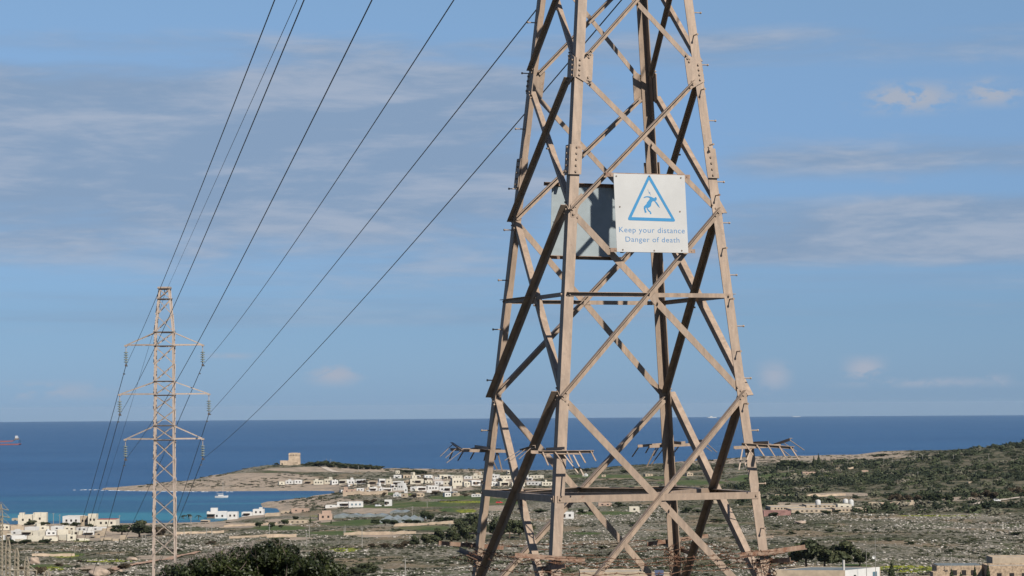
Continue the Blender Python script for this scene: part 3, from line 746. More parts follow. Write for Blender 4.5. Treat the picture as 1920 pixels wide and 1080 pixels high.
for sx in (-1, 1):
    for sy in (-1, 1):
        mb = MB()
        for a, b_ in zip(zw[:-1], zw[1:]): mb.angle(fc(sx, sy, a, fh(a)), fc(sx, sy, b_, fh(b_)), -sx * XB, -sy * YB, .14, .018)
        fpart(mb, 'leg')
        mb = MB()
        zz_ = fy(560)
        while sx == 1 and sy == -1 and zz_ > fbz + 2:
            mb.tube([fc(sx, sy, zz_, fh(zz_)), fc(sx, sy, zz_, fh(zz_)) + XB * .16], .012, 4); zz_ -= 1.15
        if mb.v: fpart(mb, 'step_bolts')
lv = [fy(y) for y in (541, 560, 590, 622, 648, 682, 714, 740, 768, 797, 824, 860, 896, 932, 968, 1004, 1040)]
while lv[-1] - 1.6 > fbz + .4: lv.append(lv[-1] - 1.6)
for fi, (n2, al2, L2, R2) in enumerate(((-YB, XB, (-1, -1), (1, -1)), (YB, XB, (-1, 1), (1, 1)), (-XB, YB, (-1, -1), (-1, 1)), (XB, YB, (1, -1), (1, 1)))):
    for i in range(len(lv) - 1):
        a, b_ = lv[i], lv[i + 1]
        if fi < 2 or True:
            mb = MB()
            mb.angle(fc(*L2, b_, fh(b_)) + n2 * .01, fc(*R2, a, fh(a)) + n2 * .01, -ZA, n2, .055, .010)
            mb.angle(fc(*L2, a, fh(a)) - n2 * .02, fc(*R2, b_, fh(b_)) - n2 * .02, -ZA, -n2, .055, .010)
            fpart(mb, 'diagonal_brace')
    for i in (0, 1, 3, 4, 6, 7, 9, 10):
        fpart(MB().angle(fc(*L2, lv[i], fh(lv[i])) + n2 * .03, fc(*R2, lv[i], fh(lv[i])) + n2 * .03, -ZA, n2, .09, .012), 'horizontal_brace')
TIPS = {}
for ai, (yb, yt, xl, xr) in enumerate(((648, 623, 237, 379.5), (740, 715, 225.5, 391), (824, 798, 236, 379.5))):
    zb_, zt_ = fy(yb), fy(yt)
    for sx, xt in ((-1, xl), (1, xr)):
        tip = Vector((FP0.x, FD, zb_)) + XB * ((xt - 308.5) / FPX * FD)
        arm = MB()
        for sy in (-1, 1):
            arm.angle(fc(sx, sy, zb_, fh(zb_)), tip + YB * sy * .06, ZA, -YB * sy, .10, .014)
            arm.angle(fc(sx, sy, zt_, fh(zt_)), tip + YB * sy * .06 + ZA * .08, -ZA, -YB * sy, .075, .012)
        arm.box(tip, (.22, .22, .12))
        for k in (.33, .66):
            a = fc(sx, -1, zb_, fh(zb_)).lerp(tip, k); b_ = fc(sx, 1, zb_, fh(zb_)).lerp(tip, k); arm.angle(a, b_, ZA, XB, .05, .01)
        ar = fpart(arm, 'crossarm')
        ins = MB().tube([tip - ZA * .02, tip - ZA * .42], .028, 6)
        ins_o = fpart(ins, 'insulator_string')
        for k in range(5):
            c_ = tip - ZA * (.50 + .17 * k)
            prof = [(.03, .07), (.10, .05), (.165, .0), (.155, -.03), (.05, -.02), (.03, -.09)]
            vs_ = [c_ + Vector((math.cos(q * math.pi / 5) * r_, math.sin(q * math.pi / 5) * r_, h_)) for r_, h_ in prof for q in range(10)]
            fs_ = [(i * 10 + q, i * 10 + (q + 1) % 10, (i + 1) * 10 + (q + 1) % 10, (i + 1) * 10 + q) for i in range(5) for q in range(10)]
            MB().add(vs_, fs_).build('insulator_disc', M['glass_disc'], ins_o, FI)
        cl = tip - ZA * 1.42
        fpart(MB().tube([tip - ZA * 1.24, cl], .03, 6).box(cl, (.12, .34, .14)), 'clamp', 'bolt')
        TIPS[(ai, sx)] = cl
top_c = Vector((FP0.x, FD, fy(540)))
fpart(MB().box(top_c + ZA * .03, (.92, .85, .10)), 'top_frame')
fpart(MB().tube([top_c, top_c - ZA * .45], .025, 5).box(top_c - ZA * .45, (.1, .25, .1)), 'earth_wire_clamp', 'bolt')

# ------------------------------------------------------------------ cables
def cable(a, b_, r, sag, label, dampers=True):
    pts = []
    for k in range(41):
        f = k / 40; pts.append(a.lerp(b_, f) - ZA * (4 * sag * f * (1 - f)))
    mb = MB().tube(pts, r, 5)
    if dampers:
        for f in (.012,):
            p = a.lerp(b_, f) - ZA * (4 * sag * f * (1 - f)) - ZA * .1
            mb.tube([p - Vector((0, .17, 0)), p + Vector((0, .17, 0))], .022, 4).box(p - Vector((0, .17, .02)), (.09, .12, .09)).box(p + Vector((0, .17, -.02)), (.09, .12, .09))
    o = mb.build('power_cable', M['cable']); return tag(o, label, 'cable', 'cables strung from the far pylon')
# photo points the near spans pass through: (x at the top of the frame or tower edge)
def near_end(P, q1, q2, d=29.0):
    # extend the line through two photo points well above the frame and place it beside the near pylon
    (x1, y1), (x2, y2) = q1, q2; k = (-620 - y1) / (y2 - y1)
    return at(x1 + (x2 - x1) * k, -620, d)
SP = [((0, -1), (309, 520), (515, 0), 'upper left'), ((1, -1), (350, 520), (570, 0), 'middle left'), ((2, -1), (420, 552), (697, 0), 'lower left'),
      ((0, 1), (420, 640), (850, 0), 'upper right'), ((1, 1), (420, 745), (1008, 15), 'middle right'), ((2, 1), (560, 692), (990, 205), 'lower right')]
def solve_span(a, mid, top, d):
    # choose sag so the span passes both photo points
    best = None
    for yend in (-620,):
        for k in np.linspace(.95, 1.15, 41):
            x1, y1 = mid; x2, y2 = top
            xe = x2 + (x2 - x1) / (y2 - y1) * (yend - y2) * k
            e = at(xe, yend, d)
            for sag in np.linspace(0.0, 2.5, 26):
                err = 0
                P2 = [a.lerp(e, f) - ZA * (4 * sag * f * (1 - f)) for f in np.linspace(0, 1, 60)]
                pp = [pix(p) for p in P2]
                for tx, ty in (mid, top):
                    ys = [-p[1] for p in pp]; err += abs(np.interp(-ty, ys, [p[0] for p in pp]) - tx)
                if best is None or err < best[0]: best = (err, e, sag)
    return best
for key, mid, top, nm in SP:
    e_ = solve_span(TIPS[key], mid, top, 29.0)
    cable(TIPS[key], e_[1], .0125, e_[2], 'dark cable rising from the far pylon %s insulator towards the near pylon' % nm)
ew = top_c - ZA * .5
e_ = solve_span(ew, (372, 410), (557, 0), 29.0)
tag(cable(ew, e_[1], .008, e_[2], '', False), 'thin pale earth wire rising from the far pylon peak out of the frame top', 'cable')
SP2 = [((0, -1), (150, 975), 'upper left'), ((1, -1), (165, 975), 'middle left'), ((2, -1), (203, 968), 'lower left'),
       ((0, 1), (247, 970), 'upper right'), ((1, 1), (330, 950), 'middle right'), ((2, 1), (318, 1000), 'lower right')]
for key, tp, nm in SP2:
    a = TIPS[key]; pa = pix(a); k = (1125 - pa[1]) / (tp[1] - pa[1])
    e = at(pa[0] + (tp[0] - pa[0]) * k, 1125, 420)
    cable(a, e, .024, .9, 'dark cable descending leftwards from the far pylon %s insulator to the plain' % nm)
tag(cable(ew, at(128, 1125, 420), .012, .6, '', False), 'thin earth wire descending leftwards from the far pylon peak', 'cable')
#PART2
# ------------------------------------------------------------------ loose rocks and scrub (uncountable cover)
def ico(sub):
    bm = bmesh.new(); bmesh.ops.create_icosphere(bm, subdivisions=sub, radius=1)
    v = np.array([p.co[:] for p in bm.verts]); f = np.array([[q.index for q in p.verts] for p in bm.faces]); bm.free(); return v, f
I1, I2, I3 = ico(1), ico(2), ico(3)
def leafball(n, seed, size=.42):
    r_ = np.random.RandomState(seed); d = r_.normal(size=(n, 3)); d /= np.linalg.norm(d, axis=1)[:, None]
    lobes = r_.normal(size=(5, 3)) * np.array([.5, .5, .28]); c_ = d * (r_.uniform(.35, .75, n))[:, None] + lobes[r_.randint(0, 5, n)] * .8
    c_[:, 2] = np.abs(c_[:, 2] + .25) - .25
    nm = d + r_.normal(scale=.5, size=(n, 3)); nm /= np.linalg.norm(nm, axis=1)[:, None]
    t1 = np.cross(nm, r_.normal(size=(n, 3))); t1 /= np.linalg.norm(t1, axis=1)[:, None]; t2 = np.cross(nm, t1); sz = size * r_.uniform(.6, 1.3, n)[:, None]
    return np.stack([c_ + t1 * sz, c_ - t1 * sz * .5 + t2 * sz * .8, c_ - t1 * sz * .5 - t2 * sz * .8], 1).reshape(-1, 3), np.arange(n * 3).reshape(-1, 3)
LB, LBs = leafball(120, 1, .29), leafball(30, 2, .45)
def scatter(name, base, P, rad, flat_, jit, mat, tintv, sink=.25, kindlabel=None, smooth=False, lump=0, tj=.18):
    bv, bf = base; n = len(P); k = len(bv)
    ang = NR.uniform(0, 6.28, n); c_, s_ = np.cos(ang), np.sin(ang)
    B = np.repeat(bv[None], n, 0) * (1 + NR.uniform(-jit, jit, (n, k, 1)))
    if lump:
        ph = NR.uniform(0, 6.28, (n, 3)); q = np.sin(B[:, :, 0] * 3.1 + ph[:, :1]) * np.sin(B[:, :, 1] * 3.7 + ph[:, 1:2]) + np.sin(B[:, :, 2] * 3.3 + ph[:, 2:])
        B = B * (1 + lump * q[:, :, None])
    B = B * np.stack([rad * NR.uniform(.8, 1.3, n), rad * NR.uniform(.8, 1.3, n), rad * flat_ * NR.uniform(.7, 1.3, n)], -1)[:, None, :]
    X = B[:, :, 0] * c_[:, None] - B[:, :, 1] * s_[:, None]; Y = B[:, :, 0] * s_[:, None] + B[:, :, 1] * c_[:, None]
    Vv = np.stack([X, Y, B[:, :, 2] + (rad * flat_ * (1 - 2 * sink))[:, None]], -1) + P[:, None, :]
    Ff = (bf[None] + (np.arange(n) * k)[:, None, None]).reshape(-1, 3)
    tt = np.clip(tintv[:, None] + NR.uniform(-tj, tj, (n, k)), 0, 1.1)
    o = np_mesh(name, Vv.reshape(-1, 3), Ff, mat, attrs={'tint': tt.ravel()}, smooth=smooth)
    return tag(o, kind='stuff')
zgrid = {'field': field.reshape(XX.shape), 'bare': bare.reshape(XX.shape), 'scr': scr.reshape(XX.shape), 'yellow': yellow.reshape(XX.shape)}
def look(key, x, y):               # value of a ground zone at world points
    ri = np.clip(np.searchsorted(rows, y), 0, len(rows) - 1)
    ci = np.clip(((x / (90 + .30 * np.maximum(y, 0))) + 1) / 2 * (NCOL - 1), 0, NCOL - 1).astype(int)
    return zgrid[key][ri, ci]
def sample(n, d0, d1, p0=-150, p1=2080, power=1.0):
    d = d0 + (d1 - d0) * NR.uniform(0, 1, n) ** power; p = NR.uniform(p0, p1, n)
    x = (p - CX) / FPX * d; z = hz(x, d); return x, d, z, p
# pale limestone boulders
x, y, z, p = sample(62000, 560, 1400, power=1.25)
cl = fbm(x / 30, y / 55, 5); keep = (NR.uniform(0, 1, len(x)) < np.clip((cl - .42) * 7, .06, .9)) & (look('field', x, y) < .2) & (look('scr', x, y) < .35) & (look('bare', x, y) < .6)
P3 = np.stack([x, y, z], -1)[keep]; n = len(P3)
scatter('limestone_rocks', I1, P3, (.12 + .36 * NR.uniform(0, 1, n) ** 2.2) * (1 + (P3[:, 1] - 560) / 1600), .45, .3, M['rocks'], NR.uniform(0, 1, n), .3)
tag(bpy.data.objects['limestone_rocks'], 'pale limestone rocks strewn over the open plain', 'rocks')
# low dark cushions of scrub between the rocks
x, y, z, p = sample(16000, 560, 1500, power=1.2)
cl = fbm(x / 38, y / 60, 15); keep = (NR.uniform(0, 1, len(x)) < np.clip((cl - .38) * 6, .12, 1)) & (look('field', x, y) < .3) & (look('bare', x, y) < .8)
P3 = np.stack([x, y, z], -1)[keep]; n = len(P3)
scatter('low_scrub', LBs, P3, NR.uniform(.35, 1.0, n), .5, .25, M['lowscrub'], NR.uniform(0, 1, n), .35)
tag(bpy.data.objects['low_scrub'], 'low green and brown garrigue cushions among the plain rocks', 'scrub')
# rocks and cushions on the headland and the far coast
x, y, z, p = sample(15000, 1600, 2750)
keep = (z > 1.2) & (look('field', x, y) < .3) & (fbm(x / 50, y / 60, 25) > .42)
P3 = np.stack([x, y, z], -1)[keep]; n = len(P3)
scatter('coastal_scrub', LBs, P3, NR.uniform(.5, 1.9, n), .4, .25, M['lowscrub'], NR.uniform(0, 1, n), .35)
tag(bpy.data.objects['coastal_scrub'], 'low scrub patches over the headland and far coast', 'scrub')
# dense maquis on the right-hand slope
x, y, z, p = sample(17000, 1150, 2350, 1080, 2120)
sc_ = look('scr', x, y); keep = (NR.uniform(0, 1, len(x)) < np.clip(sc_ * 1.2, 0, 1) * np.clip((fbm(x / 60, y / 70, 31) - .36) * 5, .10, 1)) & (z > 3)
P3 = np.stack([x, y, z], -1)[keep]; n = len(P3)
scatter('maquis', LB, P3, 1.0 + 3.0 * NR.uniform(0, 1, n) ** 2, .75, .06, M['scrub'], np.clip(NR.uniform(0, 1, n) ** 1.6 + (fbm(P3[:, 0] / 40, P3[:, 1] / 60, 44) - .5), 0, 1.1), .35, tj=.05)
tag(bpy.data.objects['maquis'], 'dense dark maquis bushes covering the right-hand slope', 'scrub')
# yellow flowering ground cover
x, y, z, p = sample(90000, 560, 1700)
keep = NR.uniform(0, 1, len(x)) < look('yellow', x, y) * np.clip((fbm(x / 6, y / 10, 51) - .35) * 4, 0, 1)
P3 = np.stack([x, y, z], -1)[keep][:7000]; n = len(P3)
M['yellow'] = foliage('yellow_flowers', (.045, .065, .018), (.11, .13, .025), (.24, .23, .03))
scatter('yellow_flowers', I1, P3, NR.uniform(.12, .34, n), .7, .3, M['yellow'], NR.uniform(0, 1, n), .3)
tag(bpy.data.objects['yellow_flowers'], 'yellow flowering plants in patches across the fields', 'flowers')

# ------------------------------------------------------------------ trees
def leaves(cent, rad, n, size, seed, flat_=.75, shell=.55):
    r_ = np.random.RandomState(seed); cent = np.array(cent); rad = np.array(rad)
    ci = r_.choice(len(cent), n, p=rad ** 2 / (rad ** 2).sum())
    d = r_.normal(size=(n, 3)); d /= np.linalg.norm(d, axis=1)[:, None]
    rr = (shell + (1 - shell) * r_.uniform(0, 1, n) ** .6)
    c_ = cent[ci] + d * (rad[ci] * rr)[:, None] * np.array([1, 1, flat_])
    nm = d + r_.normal(scale=.6, size=(n, 3)); nm /= np.linalg.norm(nm, axis=1)[:, None]
    t1 = np.cross(nm, r_.normal(size=(n, 3))); t1 /= np.linalg.norm(t1, axis=1)[:, None]; t2 = np.cross(nm, t1)
    sz = size * r_.uniform(.6, 1.4, n)[:, None]
    Vv = np.stack([c_ - t1 * sz, c_ + t2 * sz * .6, c_ + t1 * sz, c_ - t2 * sz * .6], 1).reshape(-1, 3)
    Ff = np.arange(n * 4).reshape(-1, 4)
    tint = np.repeat(np.clip(r_.uniform(0, 1, len(cent))[ci] * .6 + r_.uniform(0, .5, n), 0, 1.1), 4)
    return Vv, Ff, tint
def tree_proto(kind, seed, mat):
    """unit tree: about 1 wide (radius .5) and 1 high, origin at the foot"""
    r_ = random.Random(seed); root = thing('tree', '', 'tree')
    cent, rad = [], []
    tr = MB()
    if kind == 'round':
        for k in range(13):
            a = r_.uniform(0, 6.28); q = r_.uniform(.05, .34); cent.append((math.cos(a) * q, math.sin(a) * q, r_.uniform(.34, .80))); rad.append(r_.uniform(.12, .2))
        tr.tube([(0, 0, -.05), (.02, 0, .2), (0, .02, .5)], .04, 6, .02)
        for c_ in cent[:5]: tr.tube([(0, 0, .25), tuple(x * .8 for x in c_)], .018, 4, .008)
        Lf = leaves(cent, rad, 1500, .060, seed, .8, .5)
    elif kind == 'bush':
        for k in range(12):
            a = r_.uniform(0, 6.28); q = r_.uniform(.0, .40); cent.append((math.cos(a) * q, math.sin(a) * q, r_.uniform(.18, .72) * (1 - q * .9))); rad.append(r_.uniform(.14, .24))
        tr.tube([(0, 0, -.05), (0, 0, .4)], .03, 5, .015)
        Lf = leaves(cent, rad, 1400, .064, seed, .9, .5)
    elif kind == 'pine':
        for k in range(14):
            f = k / 13; cent.append((r_.uniform(-.05, .05), r_.uniform(-.05, .05), .12 + .82 * f)); rad.append(.30 * (1 - f) + .04)
        tr.tube([(0, 0, -.05), (0, 0, .95)], .035, 5, .01)
        Lf = leaves(cent, rad, 1200, .060, seed, .45, .35)
    elif kind == 'palm':
        tr.tube([(0, 0, -.05), (.02, 0, .4), (0, 0, .78)], .035, 6, .028)
        mbp = MB()
        for k in range(16):
            a = k * .3927 * 2 + r_.uniform(-.2, .2); el = r_.uniform(-.3, 1.0); pts = []
            for j in range(6):
                f = j / 5; pts.append(Vector((math.cos(a) * math.cos(el) * .42 * f, math.sin(a) * math.cos(el) * .42 * f, .78 + math.sin(el) * .26 * f - .30 * f * f)))
            sd2 = Vector((-math.sin(a), math.cos(a), 0)) * .045
            for j in range(5):
                w0, w1 = math.sin((j + .2) / 5.2 * 3.14), math.sin((j + 1.2) / 5.6 * 3.14) * .9
                mbp.add([pts[j] - sd2 * w0 - ZA * .02, pts[j], pts[j + 1], pts[j + 1] - sd2 * w1 - ZA * .02], [(0, 1, 2, 3)])
                mbp.add([pts[j] + sd2 * w0 - ZA * .02, pts[j], pts[j + 1], pts[j + 1] + sd2 * w1 - ZA * .02], [(0, 1, 2, 3)])
        o = mbp.build('fronds', mat, root); tr.build('trunk', M['bark'], root); return root
    np_mesh('crown', *Lf[:2], mat, root, attrs={'tint': Lf[2]})
    tr.build('trunk', M['bark'], root)
    return root
PROTO = {}
def tree(px, base, wpx, hpx, kind, mat, label, group=None, cat=None, d=None):
    g = ground_at(px, base) if d is None else G(*(at(px, base, d).xy))
    if g is None: return
    key = (kind, mat, rnd.randrange(2)); s_ = g.y / FPX
    sc3 = (wpx * s_, wpx * s_, hpx * s_)
    if key not in PROTO:
        o = tree_proto(kind, 100 + len(PROTO), M[mat]); PROTO[key] = o
        o.location = g; o.scale = sc3; o.rotation_euler = (0, 0, rnd.uniform(0, 6.28)); o['label'] = label
        if group: o['group'] = group
    else:
        o = dup(PROTO[key], g, rnd.uniform(0, 6.28), sc3, label)
        if group: o['group'] = group
        elif 'group' in o.keys(): del o['group']
    o['category'] = cat or ('bush' if kind == 'bush' else 'tree')
    return o
def orow(items, kind, mat, desc, group):
    ordn = ('leftmost', 'second from the left', 'third from the left', 'fourth from the left', 'fifth from the left', 'sixth from the left', 'seventh from the left', 'eighth from the left', 'ninth from the left', 'tenth from the left', 'eleventh from the left', 'twelfth from the left', 'thirteenth from the left', 'fourteenth from the left', 'fifteenth from the left', 'sixteenth from the left')
    for i, (px, b_, w_, h_) in enumerate(items): tree(px, b_, w_, h_, kind, mat, desc + ', ' + ordn[i], group)
# left shore
tree(228, 1003, 44, 22, 'round', 'leaf_dark', 'dark low spreading tree left of the far pylon')
tree(262, 1008, 58, 34, 'round', 'leaf_olive', 'broad olive-brown tree immediately left of the far pylon')
tree(290, 1004, 46, 28, 'bush', 'leaf_brown', 'brownish tree behind the far pylon legs')
orow([(22, 1020, 30, 12), (45, 1020, 26, 12), (85, 1019, 26, 11)], 'bush', 'leaf_dark', 'small dark bush before the left-hand houses', 'bushes before the left-hand houses')
orow([(58, 985, 24, 13), (82, 986, 22, 9), (122, 986, 20, 8), (142, 987, 22, 10), (168, 989, 16, 8)], 'bush', 'leaf_olive', 'dark bush between the two big shore buildings and the low roofs', 'bushes between shore buildings')
orow([(344, 978, 20, 15), (354, 978, 22, 17), (372, 978, 18, 15)], 'palm', 'leaf_olive', 'palm left of the white terraced beach house', 'palms by the beach house')
orow([(487, 990, 18, 12), (509, 991, 20, 14), (533, 985, 18, 12), (556, 978, 18, 11), (528, 990, 12, 7)], 'round', 'leaf_dark', 'rounded dark tree on the dusty ground below the spit', 'trees below the spit')
orow([(582, 980, 6, 11), (621, 982, 5, 8)], 'pine', 'leaf_dark', 'small dark conifer beside the pink house', 'small conifers by the pink house')
# headland bushes behind the watchtower
orow([(582, 873, 20, 9), (597, 874, 26, 12), (612, 875, 24, 14), (627, 876, 26, 13), (642, 877, 24, 11), (655, 878, 24, 11), (668, 879, 24, 12), (680, 880, 24, 11), (692, 880, 24, 11), (703, 880, 24, 9), (713, 879, 18, 7)], 'bush', 'leaf_olive', 'bush on the headland ridge right of the watchtower', 'bushes along the headland ridge')
orow([(519, 872, 12, 5), (553, 871, 14, 5), (572, 873, 16, 4)], 'bush', 'leaf_olive', 'tiny bush at the foot of the watchtower', 'bushes at the watchtower foot')
orow([(748, 884, 18, 5), (763, 886, 22, 6), (778, 887, 22, 8), (790, 888, 18, 8), (797, 888, 12, 7)], 'bush', 'leaf_olive', 'dark bush behind the village roofs', 'bushes behind the village')
orow([(682, 908, 14, 9), (734, 906, 7, 8), (797, 903, 11, 8), (812, 918, 10, 9), (938, 905, 15, 8), (720, 931, 14, 8), (700, 944, 18, 9), (688, 944, 14, 7), (766, 920, 9, 9), (872, 932, 13, 7), (816, 929, 24, 9), (776, 934, 22, 8), (853, 905, 8, 6), (905, 906, 10, 5)], 'round', 'leaf_brown', 'dull tree among the village houses', 'trees among the village houses')
# belt of trees, centre
orow([(705, 985, 22, 13), (722, 986, 24, 14), (740, 987, 24, 13), (762, 983, 26, 10), (783, 983, 24, 9), (796, 977, 26, 21), (808, 978, 24, 18), (826, 980, 24, 12), (845, 981, 28, 13), (866, 983, 26, 13), (882, 976, 28, 15)], 'round', 'leaf_dark', 'dark tree in the row behind the greenhouses', 'trees behind the greenhouses')
orow([(778, 1027, 26, 24), (800, 1026, 34, 28), (822, 1024, 40, 36), (848, 1023, 40, 38), (874, 1022, 44, 42), (902, 1015, 44, 44), (930, 1013, 46, 46), (955, 1010, 44, 42), (975, 1008, 40, 34), (862, 1000, 40, 28), (892, 992, 44, 30), (985, 1002, 40, 30)], 'round', 'leaf_olive', 'tall dark tree in the grove behind the near pylon', 'trees of the central grove')
orow([(722, 1030, 26, 13), (745, 1029, 22, 10), (758, 1029, 26, 16), (698, 1027, 18, 9)], 'round', 'leaf_brown', 'rusty brown bush in front of the grove', 'brown bushes before the grove')
orow([(690, 1074, 40, 22), (668, 1080, 50, 20)], 'bush', 'leaf_olive', 'low dull bush at the bottom edge beside the leafy foreground bush', 'bushes at the bottom edge')
orow([(1090, 963, 20, 10), (1110, 960, 24, 9), (1160, 950, 30, 10), (1010, 962, 30, 10), (1290, 962, 30, 12), (1310, 961, 20, 9)], 'bush', 'leaf_dark', 'dark bush on the plain edge behind the near pylon', 'bushes behind the near pylon')
orow([(1085, 884, 26, 7), (1100, 885, 26, 7), (1120, 890, 30, 7), (1170, 887, 26, 7), (1185, 888, 20, 6), (1330, 884, 26, 8), (1300, 880, 26, 7), (1350, 888, 24, 7), (1232, 884, 24, 7)], 'round', 'leaf_olive', 'far dark tree among the green fields', 'trees among the far green fields')
# right: grove with cypresses, red-brown trees, pair near the pylon
orow([(1462, 878, 20, 14), (1474, 879, 26, 19), (1488, 880, 24, 20), (1502, 880, 20, 18), (1512, 880, 18, 15)], 'round', 'leaf_dark', 'dark tree in the far grove left of the cypresses', 'trees of the far right grove')
orow([(1526, 876, 11, 22), (1535, 876, 13, 26), (1547, 874, 7, 16)], 'pine', 'leaf_dark', 'pointed dark cypress above the far grove', 'cypresses above the far grove')
tree(1560, 877, 12, 19, 'palm', 'leaf_olive', 'single palm right of the cypresses')
orow([(1652, 856, 28, 8), (1640, 857, 16, 6), (1700, 863, 30, 6), (1730, 862, 30, 7), (1760, 858, 34, 7)], 'bush', 'leaf_dark', 'dark bush on the far coastal ridge', 'bushes on the far coastal ridge')
orow([(1672, 941, 24, 14), (1688, 943, 28, 18), (1706, 943, 26, 16), (1722, 943, 30, 17)], 'round', 'leaf_brown', 'russet tree behind the low stone building', 'russet trees behind the stone building')
orow([(1742, 943, 26, 20), (1758, 944, 30, 23), (1778, 944, 28, 20)], 'round', 'leaf_dark', 'very dark tree right of the russet trees', 'dark trees right of the russet trees')
orow([(1830, 936, 26, 14), (1846, 937, 30, 20), (1862, 936, 26, 15), (1896, 930, 28, 16), (1914, 930, 26, 18)], 'round', 'leaf_brown', 'brownish tree at the right edge of the slope', 'brown trees at the right edge')
orow([(1512, 1068, 74, 62), (1546, 1068, 60, 48), (1582, 1068, 70, 56), (1612, 1064, 44, 36)], 'round', 'leaf_olive', 'olive-dark tree behind the beige flat-roofed building', 'trees behind the beige building')
orow([(1450, 968, 20, 10), (1478, 965, 18, 8), (1495, 965, 16, 7), (1548, 964, 22, 10), (1568, 961, 18, 7)], 'bush', 'leaf_dark', 'dark bush along the front of the farm buildings', 'bushes before the farm')
orow([(1455, 988, 26, 6), (1558, 998, 22, 8), (1604, 997, 14, 6), (1640, 994, 12, 4), (1708, 1021, 26, 6), (1782, 1036, 16, 7), (1904, 1004, 26, 9), (1668, 1015, 16, 4), (1484, 1001, 20, 5)], 'bush', 'leaf_dark', 'isolated dark bush on the rocky right-hand plain', 'isolated bushes on the right-hand plain')
orow([(1672, 1088, 24, 36), (1784, 1092, 18, 26), (1828, 1090, 14, 30), (1853, 1090, 14, 34), (1802, 1094, 18, 22)], 'pine', 'leaf_dark', 'dark conifer tip at the bottom right edge', 'conifers along the bottom right edge')
orow([(110, 1062, 20, 7), (150, 1054, 14, 6), (235, 1067, 34, 13), (170, 1075, 30, 12), (75, 1078, 24, 24), (40, 1072, 18, 12), (330, 1034, 30, 8), (395, 1020, 24, 7), (205, 1078, 40, 14)], 'bush', 'leaf_brown', 'brownish bush on the stony ground at bottom left', 'bushes at bottom left')
orow([(1240, 1022, 24, 8), (1130, 1028, 20, 7), (1380, 1010, 24, 7), (1190, 985, 24, 7), (1345, 978, 30, 7)], 'bush', 'leaf_olive', 'small bush on the rocky plain seen through the near pylon', 'bushes seen through the near pylon')

# foreground bushes, sixty metres away
FBD = 62.0
def fore(prof, seed, name, label, mat, nleaf, size, nclump, cat='bush'):
    """prof: outline of the crown's top as photo points; the crown is built under it with real depth"""
    xs = [p[0] for p in prof]; ys = [p[1] for p in prof]
    px0, px1 = xs[0], xs[-1]; c_ = (px0 + px1) / 2; w_ = (px1 - px0) / FPX * FBD; foot = G(*(at(c_, 1080, FBD).xy))
    r_ = random.Random(seed); root = thing(name, label, cat, foot); cent, rad = [], []; br = MB()
    for k in range(nclump):
        px = r_.uniform(px0, px1); ty = float(np.interp(px, xs, ys)); q = r_.uniform(-.34, .34) * w_
        top = at(px, ty, FBD).z - foot.z; top *= 1 - (abs(q) / w_) ** 2 * .5
        rr = r_.uniform(.10, .26) if r_.random() < .7 else r_.uniform(.26, .42)
        f = r_.random() ** 1.7; z_ = (top - rr * .8) * (1 - .62 * f)
        cent.append(((px - c_) / FPX * FBD * (1 - .1 * f), q, z_)); rad.append(rr)
    for c2 in cent[::2]:
        e = Vector(c2); m2 = Vector((c2[0] * .5, c2[1] * .5, c2[2] * .55))
        br.tube([Vector((c2[0] * .1, c2[1] * .1, -.1)), m2, e], .03, 5, .008)
        for _ in range(3):
            d = Vector((r_.uniform(-1, 1), r_.uniform(-1, 1), r_.uniform(.3, 1))).normalized()
            br.tube([e, e + d * .2, e + d * .34 + ZA * .04], .006, 4, .003)
    Vv, Ff, tint = leaves(cent, rad, nleaf, size, seed, .85, .35)
    np_mesh('foliage', Vv, Ff, mat, root, attrs={'tint': tint})
    br.build('branches', M['twig'], root)
    return root
fore([(392, 1082), (420, 1052), (440, 1040), (470, 1020), (490, 1004), (512, 1008), (530, 1018), (560, 1014), (590, 1020), (612, 1030), (628, 1048), (640, 1082)], 5, 'leafy_bush', 'large dark green leafy bush in the foreground at the bottom left', M['leaf_near'], 70000, .036, 210)
fore([(272, 1090), (305, 1066), (345, 1050), (395, 1036), (440, 1024), (490, 1022)], 8, 'leafy_bush', 'lower dark green bush in the foreground beside the far pylon base', M['leaf_near'], 48000, .036, 150)
def twigs(px0, px1, top, seed, label, n, D_=60.0):
    c_ = (px0 + px1) / 2; foot = G(*(at(c_, 1080, D_).xy)); r_ = random.Random(seed)
    root = thing('bare_shrub', label, 'shrub', foot); mb = MB()
    for k in range(n):
        px = r_.uniform(px0, px1); f = (px - px0) / (px1 - px0); ty = top[0] + (top[1] - top[0]) * f + abs(r_.gauss(0, 12))
        tip = at(px, ty, D_ + r_.uniform(-1.5, 1.5)) - foot
        lean = Vector((r_.uniform(-.35, .2), r_.uniform(-.3, .3), -r_.uniform(.35, .8)))
        b0 = tip + lean; mid = b0.lerp(tip, .5) + Vector((r_.uniform(-.09, .09), r_.uniform(-.05, .05), r_.uniform(-.03, .06)))
        mb.tube([b0, mid, tip], .007, 4, .003)
        for _ in range(6):
            s0 = mid.lerp(tip, r_.random()); e = s0 + Vector((r_.uniform(-.16, .16), r_.uniform(-.1, .1), r_.uniform(-.02, .12))); mb.tube([s0, e], .005, 3, .0025)
    zb = at(c_, 1078, D_).z - foot.z
    for k in range(22):
        x_ = r_.uniform(-.5, .5) * (px1 - px0) / FPX * D_; mb.tube([(x_ * .3, 0, -.1), (x_, r_.uniform(-.8, .8), zb)], .026, 5, .012)
    mb.build('branches', M['twig_grey'], root)
M['twig_grey'] = simple('grey_twigs', (.21, .18, .165), .95, .35, 8)
twigs(300, 410, (1056, 1030), 3, 'leafless grey-brown twiggy shrub at the foot of the far pylon', 70, 63.4)
twigs(398, 478, (1030, 1010), 6, 'leafless grey twigs rising through the left side of the leafy foreground bush', 60, 63.0)

